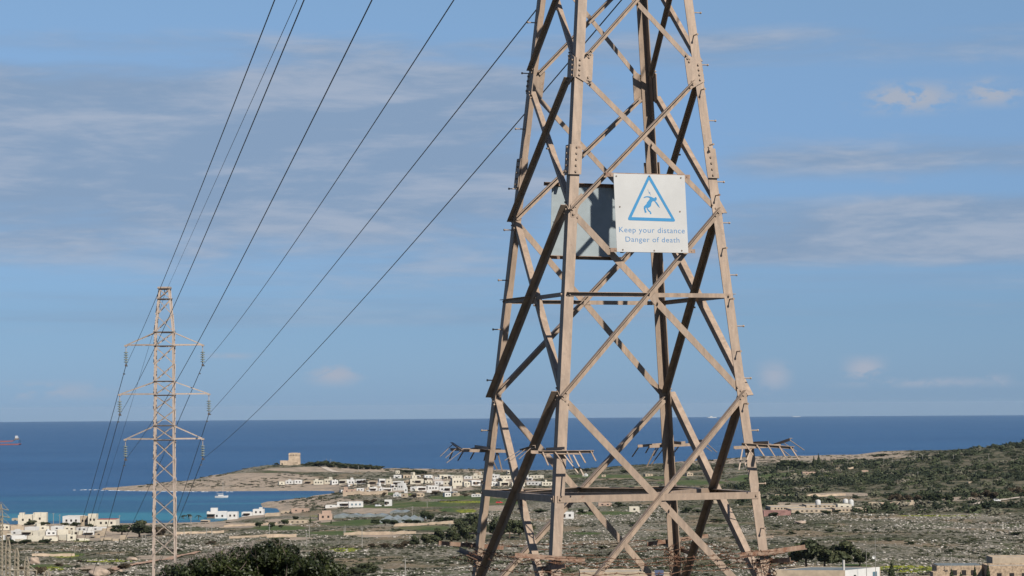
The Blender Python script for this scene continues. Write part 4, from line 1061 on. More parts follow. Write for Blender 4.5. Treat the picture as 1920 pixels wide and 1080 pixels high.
# ------------------------------------------------------------------ buildings
def house(px0, px1, base, hpx, mat, label, group=None, rz=0.0, depth=9, win=2, door=False, name='house', cat='house', roof='roofpale', wing=None, par=.35, dark=None, d=None, tall=1.0, winmat='dark', dd=0):
    c_ = (px0 + px1) / 2; g = ground_at(c_, base) if d is None else at(c_, base, d)
    if g is None: return
    s_ = g.y / FPX; w_ = max(1.5, (px1 - px0) * s_); h_ = hpx * s_ * tall; dp = min(depth, max(3, w_ * 1.2))
    t_ = thing(name, label, cat, (g.x, g.y + dd, g.z), rz, group)
    t0 = .25; wl = MB()
    # walls with a parapet standing above the roof slab
    hv = random.Random(int(px0 * 7 + base)); h_ *= hv.uniform(.82, 1.2) if h_ < 5 and name == 'house' else 1
    wl.box((0, .125, h_ / 2 - .6), (w_, .25, h_ + 1.2)); wl.box((0, dp - .125, h_ / 2 - .6), (w_, .25, h_ + 1.2))
    wl.box((-w_ / 2 + .125, dp / 2, h_ / 2 - .6), (.25, dp - .5, h_ + 1.2)); wl.box((w_ / 2 - .125, dp / 2, h_ / 2 - .6), (.25, dp - .5, h_ + 1.2))
    wo_ = wl.build('wall', M[mat], t_)
    MB().box((0, dp / 2, h_ - par - .1), (w_ - .5, dp - .5, .2)).build('roof', M[roof], t_)
    if dark is not None:      # verandah shade painted as a dark panel across part of the front
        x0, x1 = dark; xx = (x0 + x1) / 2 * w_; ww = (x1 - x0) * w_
        MB().box((xx, -.02, h_ * .42), (ww, .06, h_ * .5)).build('verandah_shade', M['shade'], t_)
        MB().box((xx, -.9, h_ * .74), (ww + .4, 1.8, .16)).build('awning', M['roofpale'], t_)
    for k in range(win):
        x_ = ((k + .5) / win - .5) * w_ * .82; wz = h_ * .52
        ws = min(1.1, w_ / win * .4)
        if dark is not None and dark[0] * w_ < x_ < dark[1] * w_: continue
        MB().box((x_, -.015, wz), (ws, .07, min(1.3, h_ * .36))).build('window', M[winmat], t_)
    if door: MB().box((w_ * .36, -.02, min(2.1, h_ * .6) / 2 - .1), (1.0, .08, min(2.1, h_ * .6))).build('door', M['shade'], t_)
    if wing:                  # a roof room
        x_, ww, hh = wing; MB().box((x_ * w_, dp * .5, h_ + hh / 2 - par), (ww * w_, dp * .5, hh)).build('roof_room', M[mat], t_)
    return t_
ORD = ('first', 'second', 'third', 'fourth', 'fifth', 'sixth', 'seventh', 'eighth', 'ninth', 'tenth', 'eleventh', 'twelfth', 'thirteenth', 'fourteenth', 'fifteenth', 'sixteenth', 'seventeenth', 'eighteenth')
CN = {'white': 'white', 'cream': 'cream', 'sand': 'sand-coloured', 'pink': 'pinkish', 'stone': 'rough stone', 'towerstone': 'stone'}
def hrow(base, items, desc, group):
    for i, it in enumerate(items):
        x0, x1, h_, mt = it[:4]; kw = it[4] if len(it) > 4 else {}
        if 'wing' not in kw and rnd.random() < .35: kw['wing'] = (rnd.uniform(-.3, .3), rnd.uniform(.15, .4), rnd.uniform(.9, 2.2))
        b_ = kw.pop('base', base) + rnd.uniform(-1.3, 1.3)
        house(x0, x1, b_, h_, mt, '%s house, %s from the left %s' % (CN[mt], ORD[i], desc), group, rz=rnd.uniform(-.35, .35), win=(rnd.randrange(0, 3) if 'low roofs' in desc else max(1, min(3, int((x1 - x0) / 6)))), **kw)
W = 'white'; C_ = 'cream'; SD = 'sand'
hrow(908.5, [(523, 534, 6.5, C_), (535, 549, 7, W), (552, 566, 7.5, W), (570, 586, 6, SD, dict(dark=(-.3, .3))), (588, 606, 7.5, C_, dict(wing=(-.2, .3, 1.6))), (608, 621, 7.5, C_), (622, 634, 7, W), (635.5, 651, 7, C_, dict(dark=(-.4, .3))), (652, 665, 8, W, dict(wing=(.1, .4, 2))), (666, 680, 7.5, W, dict(dark=(-.2, .5))),
      (690, 709, 7, SD, dict(dark=(-.3, .3))), (711, 723, 11, W, dict(dark=(-.3, .4))), (724, 734, 10, C_), (737, 753, 8, W, dict(dark=(-.4, .4))), (755, 767, 7, SD), (769, 794, 10, C_, dict(dark=(-.1, .3))), (797, 811, 7, C_)], 'in the bay-facing row below the watchtower', 'houses in the long row facing the bay')
hrow(897.5, [(738, 752, 5, W), (756, 771, 5, SD), (772, 782, 5, C_), (796, 811, 6, W, dict(winmat='blueish')), (824, 845, 6, C_), (846, 866, 6, C_), (870, 884, 5, W), (886, 902, 6, C_), (916, 934, 6, W), (937, 958, 6, C_), (962, 990, 6, W), (993, 1016, 6, C_)], 'in the upper back row of the village', 'houses in the upper back row of the village')
hrow(911, [(815, 829, 7, W), (831, 846, 8, C_), (848, 868, 15, C_), (870, 882, 9, C_), (884, 902, 9, W, dict(dark=(-.3, .2))), (904, 915, 8, C_), (917, 935, 8, W), (937, 955, 8, C_, dict(dark=(-.2, .4))), (960, 984, 9, C_), (987, 1012, 8, W), (1016, 1036, 8, C_)], 'in the middle row of the village', 'houses in the middle row of the village')
hrow(921, [(669, 682, 5, W), (684, 692, 5, SD), (693, 708, 6, W, dict(dark=(-.4, .3))), (710, 717, 6, W), (718, 735, 7, W, dict(dark=(-.4, .4))), (737, 744, 6, W), (745, 757, 12, W), (758, 764, 11, W, dict(base=925)), (769, 780, 8, W), (781, 800, 8, W, dict(dark=(-.3, .4))), (802, 822, 8, W), (824, 846, 9, W, dict(dark=(.0, .4)))], 'in the white row beyond the inlet', 'houses in the white row beyond the inlet')
house(643, 667, 924, 7, 'pink', 'pinkish flat-roofed house at the head of the inlet', wing=(-.3, .3, 2.2))
hrow(932, [(737, 750, 7, W, dict(winmat='blueish')), (752, 762, 8, SD), (781, 796, 6, SD), (834, 846, 6, W), (848, 858, 6, SD), (884, 902, 5, W), (985, 1010, 6, W)], 'along the near edge of the village', 'houses along the near edge of the village')
house(654, 681, 951, 11, 'white', 'large white house with blue-shaded verandah above the spit', rz=.1, win=3, roof='roofgrey', winmat='blueish')
house(632, 653, 950, 8, 'white', 'white annex left of the large white house above the spit', rz=.05, dark=(-.1, .5), roof='roofgrey')
house(610, 631, 952, 4.5, 'white', 'low white outhouse on the dusty ground above the spit', win=1)
house(721, 734.5, 949, 10, 'white', 'small plain white cube house beside the green fields', win=1, dark=(-.45, -.1))
house(546, 577, 961, 8, 'pink', 'low pinkish house beside the small inlet', rz=-.05, win=2)
house(527, 545, 963, 5, 'sand', 'low sand-coloured boathouse left of the pinkish inlet house', win=1)
house(598, 623, 975, 12, 'pink', 'pink square house with grey upper wall near the greenhouses', rz=.15, win=2, wing=(.1, .7, 2.0))
house(540, 576, 982, 6, 'sand', 'low ruined stone shed with dark openings below the inlet', win=3)
# terraced white beach houses
house(388, 425, 976, 14, 'white', 'white terraced beach house right of the far pylon', rz=.05, win=3, wing=(-.15, .35, 2.6), dark=(-.5, -.1))
house(426, 445, 974, 12, 'white', 'white two-storey wing against the terraced beach house', win=2)
house(376, 392, 979, 4, 'sand', 'low pale annex with dark carport beside the terraced beach house', win=0, dark=(-.4, .4))
house(453, 473, 968, 9, 'white', 'white flat-roofed house left of two on the shore by the spit', win=2, dark=(-.3, .2))
house(474, 494, 966, 11, 'white', 'taller white flat-roofed house right of two on the shore by the spit', win=2, wing=(.2, .3, 1.5))
house(497, 524, 968, 5, 'sand', 'low sand-coloured wall-like building on the spit shore', win=0)
# left shore buildings
house(62, 87, 984, 22, 'cream', 'pale tall block with roof aerials at the right end of the leftmost shore building', rz=.1, win=1, depth=14)
house(34, 64, 984, 18, 'cream', 'pale long two-storey building at the far left shore', rz=.1, win=2, wing=(-.3, .3, 1.6), depth=14)
house(22, 35, 982, 12, 'sand', 'low pale annex at the left end of the leftmost shore building', win=1)
house(117, 150, 985, 17, 'white', 'white long building on the left shore', rz=-.08, win=3, depth=14)
house(150, 166, 986, 18, 'sand', 'sand-coloured middle section of the long shore building', rz=-.08, win=2, depth=14)
house(165, 181, 986, 22, 'cream', 'tall cream block between the long shore building and the red roof', win=2, depth=12)
hh = house(181, 217, 987, 14, 'cream', 'cream house with red-edged roof at the right end of the left shore row', win=3, roof='redroof', par=-.15, depth=14)
hrow(995, [(0, 18, 8, C_), (20, 44, 7, SD), (46, 66, 7, W), (68, 92, 6, C_), (95, 118, 7, W), (120, 140, 7, C_), (142, 165, 6, W), (168, 190, 7, W), (192, 212, 6, SD), (214, 232, 5, W)], 'in the back row of low roofs at left', 'low roofs at left, back row')
hrow(1004, [(-6, 14, 8, SD), (16, 38, 8, W), (40, 60, 8, C_, dict(dark=(-.4, .4))), (62, 84, 7, C_), (86, 106, 8, W), (108, 128, 9, C_), (130, 146, 8, C_, dict(dark=(.1, .5))), (156, 176, 6, W, dict(dark=(-.4, .4))), (178, 192, 6, SD)], 'in the middle row of low roofs at left', 'low roofs at left, middle row')
hrow(1014, [(-8, 8, 9, W), (22, 50, 9, W), (52, 80, 9, C_), (82, 108, 9, C_), (110, 124, 10, C_), (126, 142, 11, C_)], 'in the front row of low roofs at left', 'low roofs at left, front row')
house(225, 236, 1013, 8, 'sand', 'tiny pale hut in front of the olive-brown tree', win=0)
# centre and right
house(1050, 1076, 973, 10, 'white', 'white low house seen between the near pylon legs', win=2, dark=(-.5, -.1), roof='roofgrey')
house(1180, 1199, 960, 9, 'cream', 'small beige block house seen through the near pylon', win=1)
house(1122, 1147, 949, 6, 'pink', 'small pinkish farmhouse seen through the near pylon', win=2)
house(1330, 1345, 944, 5, 'sand', 'tiny sand-coloured hut right of centre behind the near pylon', win=1)
hrow(893, [(1092, 1100, 5, W), (1128, 1136, 4, SD), (1210, 1224, 5, SD), (1288, 1300, 5, SD), (1040, 1050, 5, C_)], 'of the small far houses behind the near pylon', 'small far houses behind the near pylon')
house(1505, 1530, 890, 5, 'pink', 'small pale house below the far grove', win=2)
house(1482, 1500, 892, 3.5, 'sand', 'low dark-roofed shed left of the pale house below the far grove', win=1, roof='roofgrey')
house(1616, 1628, 885, 3.5, 'pink', 'tiny pinkish hut in the scrub below the coast', win=0)
house(1902, 1913, 870, 4.5, 'sand', 'tiny sand-coloured hut high on the right-hand slope', win=0)
house(1816, 1828, 906, 3, 'sand', 'tiny low hut in the scrub on the right-hand slope', win=0)
UN = ('', 'first', 'second', 'third', 'fourth', 'fifth', 'sixth', 'seventh', 'eighth', 'ninth', 'tenth', 'eleventh', 'twelfth', 'thirteenth', 'fourteenth', 'fifteenth', 'sixteenth', 'seventeenth', 'eighteenth', 'nineteenth')
def ordw(n): return UN[n] if n < 20 else ({2: 'twentieth', 3: 'thirtieth', 4: 'fortieth'}[n // 10] if n % 10 == 0 else {2: 'twenty-', 3: 'thirty-', 4: 'forty-'}[n // 10] + UN[n % 10])
def relabel(group, text):          # say which one: its place in the left-to-right order of its group
    os_ = sorted([o for o in COL.objects if o.get('group') == group], key=lambda o: pix(o.location)[0])
    for i, o in enumerate(os_): o['label'] = text % ordw(i + 1)
# scattered small houses, sheds and walls that fill the village between its rows
for k in range(58):
    px = rnd.uniform(640, 1040); t0 = rnd.random(); py = (888 if px > 740 else 905) + t0 * (44 if px > 760 else 20)
    w_ = rnd.uniform(4, 10); mt_ = rnd.choice([W, W, W, C_, C_, SD])
    house(px - w_ / 2, px + w_ / 2, py, rnd.uniform(3.0, 6.5), mt_, 'small %s building scattered between the rows of the bay village' % CN[mt_], 'small scattered village buildings, ' + CN[mt_], rz=rnd.uniform(-.6, .6), win=rnd.randrange(0, 3), dark=(-.3, .3) if rnd.random() < .25 else None)
for k in range(16):
    px = rnd.uniform(-10, 235); py = rnd.uniform(990, 1016); w_ = rnd.uniform(8, 20)
    house(px - w_ / 2, px + w_ / 2, py, rnd.uniform(3, 5), SD if k % 2 else C_, 'low %s shed scattered among the low roofs at far left' % CN[SD if k % 2 else C_], 'small scattered sheds at far left, ' + CN[SD if k % 2 else C_], rz=rnd.uniform(-.5, .5), win=0, dark=(-.4, .2) if rnd.random() < .4 else None)
for m_ in ('white', 'cream', 'sand-coloured'):
    relabel('small scattered village buildings, ' + m_, 'small ' + m_ + ' building scattered between the village rows, %s from the left')
    relabel('small scattered sheds at far left, ' + m_, 'low ' + m_ + ' shed scattered among the far-left roofs, %s from the left')
# farm with tanks
house(1432, 1483, 967, 9, 'redwall', 'farm shed with faded red wall at the left end', name='farm_shed', cat='shed', rz=.02, win=0, roof='roofpale')
house(1445, 1510, 957, 7, 'sand', 'long farm shed with a strip of dark openings behind the red wall', name='farm_shed', cat='shed', rz=.02, win=9, depth=26, roof='roofpale')
house(1484, 1560, 962, 6.5, 'sand', 'long pale farm shed in the middle of the farm', name='farm_shed', cat='shed', rz=.02, win=7, depth=22, roof='roofpale')
house(1512, 1572, 952, 5, 'sand', 'low farm shed behind the middle of the farm', name='farm_shed', cat='shed', win=6, depth=20, roof='roofpale')
house(1571, 1597, 957, 11, 'cream', 'two-storey farmhouse block below the paired white tanks', name='farmhouse', cat='house', win=2)
house(1566, 1625, 960, 6.5, 'sand', 'pale farm shed at the right end of the farm', name='farm_shed', cat='shed', win=7, depth=16, roof='roofpale')
house(1628, 1651, 949, 7, 'sand', 'left part of the low stone building right of the farm', win=1)
house(1652, 1684, 950, 6, 'towerstone', 'rubble middle section of the low stone building right of the farm', win=0)
house(1676, 1715, 948, 7.5, 'sand', 'right part of the low stone building right of the farm', win=2, wing=(.42, .12, 1.2))
def tank(px, base, wpx, hpx, label):
    gg = ground_at(px, 955); D_ = gg.y + 8; o = at(px, base, D_); r_ = wpx / 2 * D_ / FPX; h_ = hpx * D_ / FPX
    t_ = thing('storage_tank', label, 'tank', o, 0, 'white domed tanks of the farm')
    mb = MB(); prof = [(1, 0), (1, .66), (.93, .74), (.72, .86), (.4, .95), (.1, 1)]
    vs_ = [(math.cos(q * math.pi / 12) * r_ * a, math.sin(q * math.pi / 12) * r_ * a, h_ * b_) for a, b_ in prof for q in range(24)]
    fs_ = [(i * 24 + q, i * 24 + (q + 1) % 24, (i + 1) * 24 + (q + 1) % 24, (i + 1) * 24 + q) for i in range(5) for q in range(24)] + [tuple(range(120, 144))]
    mb.add(vs_, fs_).build('shell', M['tank'], t_, smooth=True)
    MB().tube([(0, 0, h_), (0, 0, h_ * 1.05)], r_ * .1, 8).build('cap', M['tank'], t_)
    bs = MB()
    for q in range(6): bs.tube([(math.cos(q * 1.05) * r_ * .9, math.sin(q * 1.05) * r_ * .9, -3.5), (math.cos(q * 1.05) * r_ * .9, math.sin(q * 1.05) * r_ * .9, .05)], .12, 5)
    bs.build('stand', M['pole'], t_)
tank(1534, 946, 10, 9.5, 'white domed tank standing alone above the farm sheds')
tank(1585.5, 943, 10, 8, 'left of the paired white domed tanks above the farm')
tank(1596, 948, 9.5, 12, 'taller right-hand white domed tank above the farm')
# watchtower
g = ground_at(551, 871.5, 2200, 2600); D_ = g.y; u_ = D_ / FPX
wtw = thing('watchtower', 'weathered limestone coastal watchtower with a low wing, on the headland', 'watchtower', g)
mb = MB(); kw_ = 21.5 * u_; kh = 22.5 * u_
def frus(mb, cx, cy, z0_, z1_, w0, w1, d0_, d1_):
    vs_ = [(cx + sx * w_ / 2, cy + sy * dd_ / 2, z_) for z_, w_, dd_ in ((z0_, w0, d0_), (z1_, w1, d1_)) for sx, sy in ((-1, -1), (1, -1), (1, 1), (-1, 1))]
    mb.add(vs_, [(0, 3, 2, 1), (4, 5, 6, 7)] + [(i, (i + 1) % 4, (i + 1) % 4 + 4, i + 4) for i in range(4)])
kx = .3 * u_
frus(mb, kx, 6, -1, kh * .78, kw_ * 1.0, kw_ * .93, kw_, kw_ * .93)
mb.build('keep', M['towerstone'], wtw)
mb = MB()
frus(mb, kx, 6, kh * .782, kh * .86, kw_ * .97, kw_ * .97, kw_ * .97, kw_ * .97)
for sx in (-1, 1):
    for sy in (-1, 1): frus(mb, kx + sx * kw_ * .40, 6 + sy * kw_ * .40, kh * .862, kh * .97, kw_ * .15, kw_ * .12, kw_ * .15, kw_ * .12)
for a in (-.2, .0, .2): frus(mb, kx + a * kw_, 6 - kw_ * .43, kh * .862, kh * (1 - abs(a) * .1), kw_ * .13, kw_ * .12, .7, .7)
frus(mb, kx, 6, kh * .862, kh * .985, kw_ * .62, kw_ * .56, kw_ * .62, kw_ * .56)
mb.build('parapet', M['towerstone'], wtw)
mb = MB(); mb.box((-18 * u_, 5, 2.5 * u_), (16 * u_, 9, 7 * u_ + 2)).box((-4.5 * u_, -.8 - 5, 1 * u_), (26 * u_, 3, 3.6 * u_)); mb.build('wing', M['towerstone'], wtw)
for x_, z_, s_ in ((-.26, .80, .7), (-.05, .80, .8), (.18, .80, .6), (-.1, .45, .5)): MB().box((kx + x_ * kw_, 6 - kw_ * .485, z_ * kh), (s_, .25, s_ * 1.2)).build('embrasure', M['dark'], wtw)
MB().box((-22 * u_, .48, 1.4 * u_), (1.1, .1, 1.9)).build('door', M['dark'], wtw)
# greenhouses
def greenhouse(px0, px1, base, hpx, n, label, dep):
    c_ = (px0 + px1) / 2; g = ground_at(c_, base); s_ = g.y / FPX; w_ = (px1 - px0) * s_; h_ = hpx * s_
    t_ = thing('greenhouse', label, 'greenhouse', g, -.04); bw_ = w_ / n; cv = MB(); en = MB()
    for k in range(n):
        x0 = -w_ / 2 + k * bw_; z0_ = h_ * .5
        cv.add([(x0, 0, z0_), (x0 + bw_ / 2, 0, h_), (x0 + bw_, 0, z0_), (x0, dep, z0_), (x0 + bw_ / 2, dep, h_), (x0 + bw_, dep, z0_)], [(0, 1, 4, 3), (1, 2, 5, 4)])
        en.add([(x0, 0, -.8), (x0 + bw_, 0, -.8), (x0 + bw_, 0, z0_), (x0 + bw_ / 2, 0, h_), (x0, 0, z0_)], [(0, 1, 2, 3, 4)])
        en.add([(x0, dep, -.8), (x0 + bw_, dep, -.8), (x0 + bw_, dep, z0_), (x0 + bw_ / 2, dep, h_), (x0, dep, z0_)], [(4, 3, 2, 1, 0)])
    en.box((-w_ / 2 - .06, dep / 2, h_ * .25 - .4), (.1, dep, h_ * .5 + .8)).box((w_ / 2 + .06, dep / 2, h_ * .25 - .4), (.1, dep, h_ * .5 + .8))
    cv.build('film_roof', M['poly'], t_); en.build('end_wall', M['poly'], t_)
    fr = MB()
    for k in range(n + 1): fr.tube([(-w_ / 2 + k * bw_, -.06, -.8), (-w_ / 2 + k * bw_, -.06, h_ * .5)], .09, 4)
    fr.build('posts', M['pole'], t_)
greenhouse(712, 791, 980, 9, 5, 'grey-blue gabled greenhouse block in front of the row of trees', 34)
greenhouse(626, 724, 970, 5.5, 4, 'long low pale greenhouse right of the pink house', 16)
greenhouse(731, 764, 962, 4, 2, 'small pale greenhouse at the edge of the green field', 20)

# bottom-edge buildings
g = ground_at(1548, 1083, 560); D_ = 600.0; u_ = D_ / FPX
P = at(1548, 1100, D_)
t_ = thing('flat_roofed_building', 'beige flat-roofed building with grey roof and white flue, bottom right of the near pylon', 'building', P, 0)
def lp(px, py, d): return at(px, py, d) - P
def slabwall(mb, a, b_, top_z, bot_z, th_=.3):
    a, b_ = Vector((a.x, a.y, 0)), Vector((b_.x, b_.y, 0)); n_ = (b_ - a).normalized().cross(ZA) * -th_
    mb.obox(a + ZA * bot_z, b_ - a, n_, ZA * (top_z - bot_z))
zt = lp(1585, 1069.5, 597).z; a = lp(1449, 1066, 600); bq = lp(1584.5, 1070, 597); cq = lp(1650.5, 1062, 609); dq = a + (cq - bq)
wl = MB(); slabwall(wl, a, bq, zt, -6); wl.build('wall', M['sand'], t_)
wl = MB(); slabwall(wl, bq, cq, zt, -6); wl.build('side_wall', M['white'], t_)
wl = MB(); slabwall(wl, cq, dq, zt, -6); slabwall(wl, dq, a, zt, -6); wl.build('wall', M['sand'], t_)
mid = (a + cq) / 2
def shr(p, k=.965): return Vector((mid.x + (p.x - mid.x) * k, mid.y + (p.y - mid.y) * k, zt - .12))
MB().add([shr(a), shr(bq), shr(cq), shr(dq)] + [shr(p) - ZA * .2 for p in (a, bq, cq, dq)], [(0, 1, 2, 3), (7, 6, 5, 4), (0, 4, 5, 1), (1, 5, 6, 2), (2, 6, 7, 3), (3, 7, 4, 0)]).build('roof', M['roofgrey'], t_)
fl = lp(1582, 1068, 600); MB().tube([Vector((fl.x, fl.y, zt - .3)), Vector((fl.x, fl.y, zt + 2.3))], .30, 10).build('flue', M['chimney'], t_)
q = bq.lerp(cq, .78); dirq = (cq - bq).normalized(); dirq.z = 0
MB().obox(Vector((q.x, q.y, zt - 3.1)) - dirq.cross(ZA) * .0 + Vector((.02, -.08, 0)), dirq * 1.9, Vector((0, .05, 0)), ZA * 2.1).build('window', M['blueish'], t_)
q = bq.lerp(cq, .28)
for k, (f, w_, h_) in enumerate(((.30, .9, 1.3), (.62, 1.2, .35))):
    q = bq.lerp(cq, f * .8); MB().obox(Vector((q.x, q.y, zt - 2.6)) + Vector((.02, -.06, 0)), dirq * w_, Vector((0, .04, 0)), ZA * h_).build('window', M['dark'], t_)
dirw = (bq - a).normalized(); dirw.z = 0
for f in (.18, .50, .82):
    q = a.lerp(bq, f); MB().obox(Vector((q.x, q.y - .06, zt - 2.9)), dirw * 1.1, Vector((0, .05, 0)), ZA * 1.2).build('window', M['dark'], t_)
# long shed and stone ruin
o = house(1757, 1841, 1088, 27, 'stone', 'long shed with a blue-grey roof edge at the bottom right', name='long_shed', cat='shed', d=602, win=4, roof='roofgrey', depth=7, par=-.2)
o2 = house(1750, 1780, 1092, 19, 'stone', 'low stone outbuilding in front of the long shed', d=590, win=0, name='stone_outbuilding', cat='outbuilding')
o3 = house(1855, 1940, 1100, 39, 'stone', 'ruined stone farmhouse with arched openings in the bottom right corner', name='stone_farmhouse', cat='farmhouse', d=596, win=3, depth=9, roof='roofpale')
o4 = house(1862, 1950, 1100, 55, 'sand', 'upper storey block standing behind the ruined stone farmhouse', name='stone_farmhouse', cat='farmhouse', d=608, win=1, depth=8, roof='roofpale')
o5 = house(1088, 1206, 1100, 28, 'sand', 'pale flat-roofed building at the bottom edge behind the near pylon', d=604, win=3, depth=10, name='flat_roofed_building', cat='building')
t_ = thing('solar_panel', 'dark blue solar panel on the pale building behind the near pylon', 'solar panel', at(1236, 1076, 606))
MB().box((0, 0, .3), (2.2, .08, 1.3), Matrix.Rotation(R(-25), 3, 'X')).build('panel', simple('solar_blue', (.012, .025, .07), .4, .1, 2), t_)
MB().tube([(-.9, 0.1, -2.5), (-.9, .3, .2)], .05, 5).tube([(.9, 0.1, -2.5), (.9, .3, .2)], .05, 5).build('stand', M['pole'], t_)
o6 = house(1205, 1262, 1100, 24, 'sand', 'low pale annex below the solar panel at the bottom edge', d=606, win=1, depth=8)

# ------------------------------------------------------------------ rubble walls, posts, poles
def rubble(p0, p1, base_h, label, th_=.8):
    a = ground_at(*p0); b_ = ground_at(*p1)
    if a is None or b_ is None: return
    dl = (b_.x - a.x) * .16; yb = a.y + max(-dl, min(dl, b_.y - a.y)); rx = ray(*p1); b_ = G(rx.x * yb, yb)
    n = max(4, int((b_ - a).length / 3)); r_ = random.Random(int(p0[0])); mb = MB(); tops = []
    for k in range(n + 1):
        q = a.lerp(b_, k / n); g = G(q.x, q.y); tops.append((g, base_h * r_.uniform(.75, 1.2)))
    ax = (b_ - a).normalized(); sd_ = Vector((-ax.y, ax.x, 0)) * th_ / 2; vs_ = []
    for g, h_ in tops: vs_ += [g - sd_ - ZA * .5, g - sd_ * .8 + ZA * h_, g + sd_ * .8 + ZA * h_, g + sd_ - ZA * .5]
    fs_ = [(4 * i + j, 4 * i + (j + 1) % 4, 4 * i + 4 + (j + 1) % 4, 4 * i + 4 + j) for i in range(n) for j in range(4)] + [(0, 1, 2, 3), (4 * n + 3, 4 * n + 2, 4 * n + 1, 4 * n)]
    g0 = tops[0][0]; inv = Matrix.Translation(-g0)
    o = MB().add(vs_, fs_).build('rubble_wall', M['towerstone'], None, inv); o.location = g0
    tag(o, label, 'wall')
rubble((643, 931), (727, 932), 3.0, 'brown stone retaining wall below the pinkish inlet house')
rubble((739, 987), (857, 988), 1.4, 'long pale rubble wall below the greenhouse block')
rubble((645, 1004), (780, 1005), 1.4, 'broken rubble wall in the field left of the grove')
rubble((500, 1008), (556, 1000), 1.3, 'short rubble wall beside the leafy foreground bush top')
rubble((430, 1010), (500, 1013), 1.2, 'low rubble wall between the far pylon and the foreground bush')
rubble((1440, 932), (1585, 926), 1.3, 'pale rubble terrace wall in the scrub above the farm')
rubble((1560, 881), (1600, 879), 1.5, 'pale wall right of the far cypresses')
rubble((60, 1043), (140, 1041), 1.0, 'low rubble wall on the stony ground at bottom left')
rubble((330, 1002), (420, 998), 1.1, 'low rubble wall right of the far pylon')
rubble((420, 988), (520, 984), 1.1, 'low pale field wall below the white terraced beach house')
POLES = [(224, 966, 991), (112, 965, 988), (100, 962, 984), (358, 968, 1004), (580, 984, 1008), (575, 999, 1026), (679, 990, 1028), (760, 1048, 1084), (844, 981, 1022), (801, 940, 952), (773, 949, 967), (620, 861, 876), (672, 873, 885),
         (1657, 858, 871), (1674, 857, 869), (1716, 852, 864), (1730, 853, 866), (1788, 853, 864), (1854, 850, 863), (1721, 884, 896), (505, 983, 1003), (647, 984, 1000), (645, 990, 1002), (397, 986, 1004), (387, 990, 1006), (345, 985, 1004), (273, 1002, 1016), (267, 1004, 1016), (612, 860, 872), (1478, 874, 888), (1600, 866, 876), (1590, 862, 872)]
near_words = {224: 'above the low roofs left of the far pylon', 112: 'left of the white long shore building', 100: 'right of the leftmost shore block', 358: 'right of the far pylon by the palms', 580: 'upper one of two above the foreground bush', 575: 'rising just above the foreground bush', 679: 'in the field left of the grove', 760: 'at the bottom edge left of the near pylon', 844: 'standing before the central grove', 801: 'in the green field by the village', 773: 'behind the small greenhouse', 620: 'tall white one among the headland ridge bushes', 672: 'on the slope below the headland ridge bushes',
              1657: 'leftmost on the far right ridge', 1674: 'second from the left on the far right ridge', 1716: 'third from the left on the far right ridge', 1730: 'fourth from the left on the far right ridge', 1788: 'fifth from the left on the far right ridge', 1854: 'rightmost on the far right ridge', 1721: 'in the scrub above the russet trees', 505: 'left of the ruined stone shed', 647: 'taller of two close posts in the field', 645: 'shorter of two close posts in the field', 397: 'right of two below the terraced beach house', 387: 'left of two below the terraced beach house', 345: 'immediately right of the far pylon', 273: 'right of two short posts by the olive-brown tree', 267: 'left of two short posts by the olive-brown tree', 612: 'thin one left of the tall white ridge pole', 1478: 'in the far right grove', 1600: 'right of the far palm', 1590: 'beside the far palm'}
for px, ty, by in POLES:
    g = ground_at(px, by)
    if g is None: continue
    h_ = (by - ty) * g.y / FPX
    t_ = thing('utility_pole', 'slender pale utility pole ' + near_words[px], 'pole', g, 0, 'utility poles across the plain')
    MB().tube([(0, 0, -.5), (0, 0, h_)], .20, 6, .13).build('post', M['pole'], t_)
    if h_ > 4: MB().box((0, 0, h_ - .5), (1.5, .12, .14)).build('crossbar', M['pole'], t_)
for px, ty, by, D_, lab in ((1642, 1006, 1096, 596, 'tall thin mast with a white dish on the right wall of the beige building'), (1625, 1031, 1096, 590, 'thin steel lamp mast in front of the beige building'), (1784, 1037, 1092, 600, 'pale lamp mast rising above the long shed roof'), (1770, 1040, 1070, 640, 'thin bare post behind the long shed')):
    P = at(px, by, D_); h_ = (by - ty) * D_ / FPX
    t_ = thing('mast', lab, 'mast', P)
    MB().tube([(0, 0, 0), (0, 0, h_)], .085, 7, .05).build('post', M['pole'], t_)
    if 'dish' in lab:
        dm = MB(); vs_ = [(0, 0, 0)] + [(math.cos(a * .5236) * .42, -.16, math.sin(a * .5236) * .42) for a in range(12)]
        dm.add([(x_ - .42, y_ - .1, z_ + h_ - 5.0) for x_, y_, z_ in vs_], [(0, i + 1, (i + 1) % 12 + 1) for i in range(12)]); dm.build('dish', M['tank'], t_)
    else: MB().box((0, -.1, h_), (.3, .5, .12)).build('lamp_head', M['pole'], t_)
# roof aerials on the left shore buildings
for px, ty, by, nm in ((76, 959, 966, 'right one, on the tallest block'), (42, 961, 970, 'left one, over the long two-storey building'), (64, 962, 968, 'middle one, over the leftmost shore building'), (166, 962, 968, 'above the tall cream block')):
    g = ground_at(px, 985); D_ = g.y + 4; P = at(px, by, D_); P.z -= .5; h_ = (by - ty) * D_ / FPX + .5
    t_ = thing('roof_aerial', 'thin rooftop aerial, ' + nm, 'aerial', P, 0, 'aerials on the left shore roofs')
    MB().tube([(0, 0, 0), (.1, 0, h_)], .07, 5).build('mast', M['pole'], t_)
    MB().box((.1, 0, h_ * .85), (1.2, .08, .08)).box((.1, 0, h_ * .65), (.8, .08, .08)).build('antenna', M['pole'], t_)

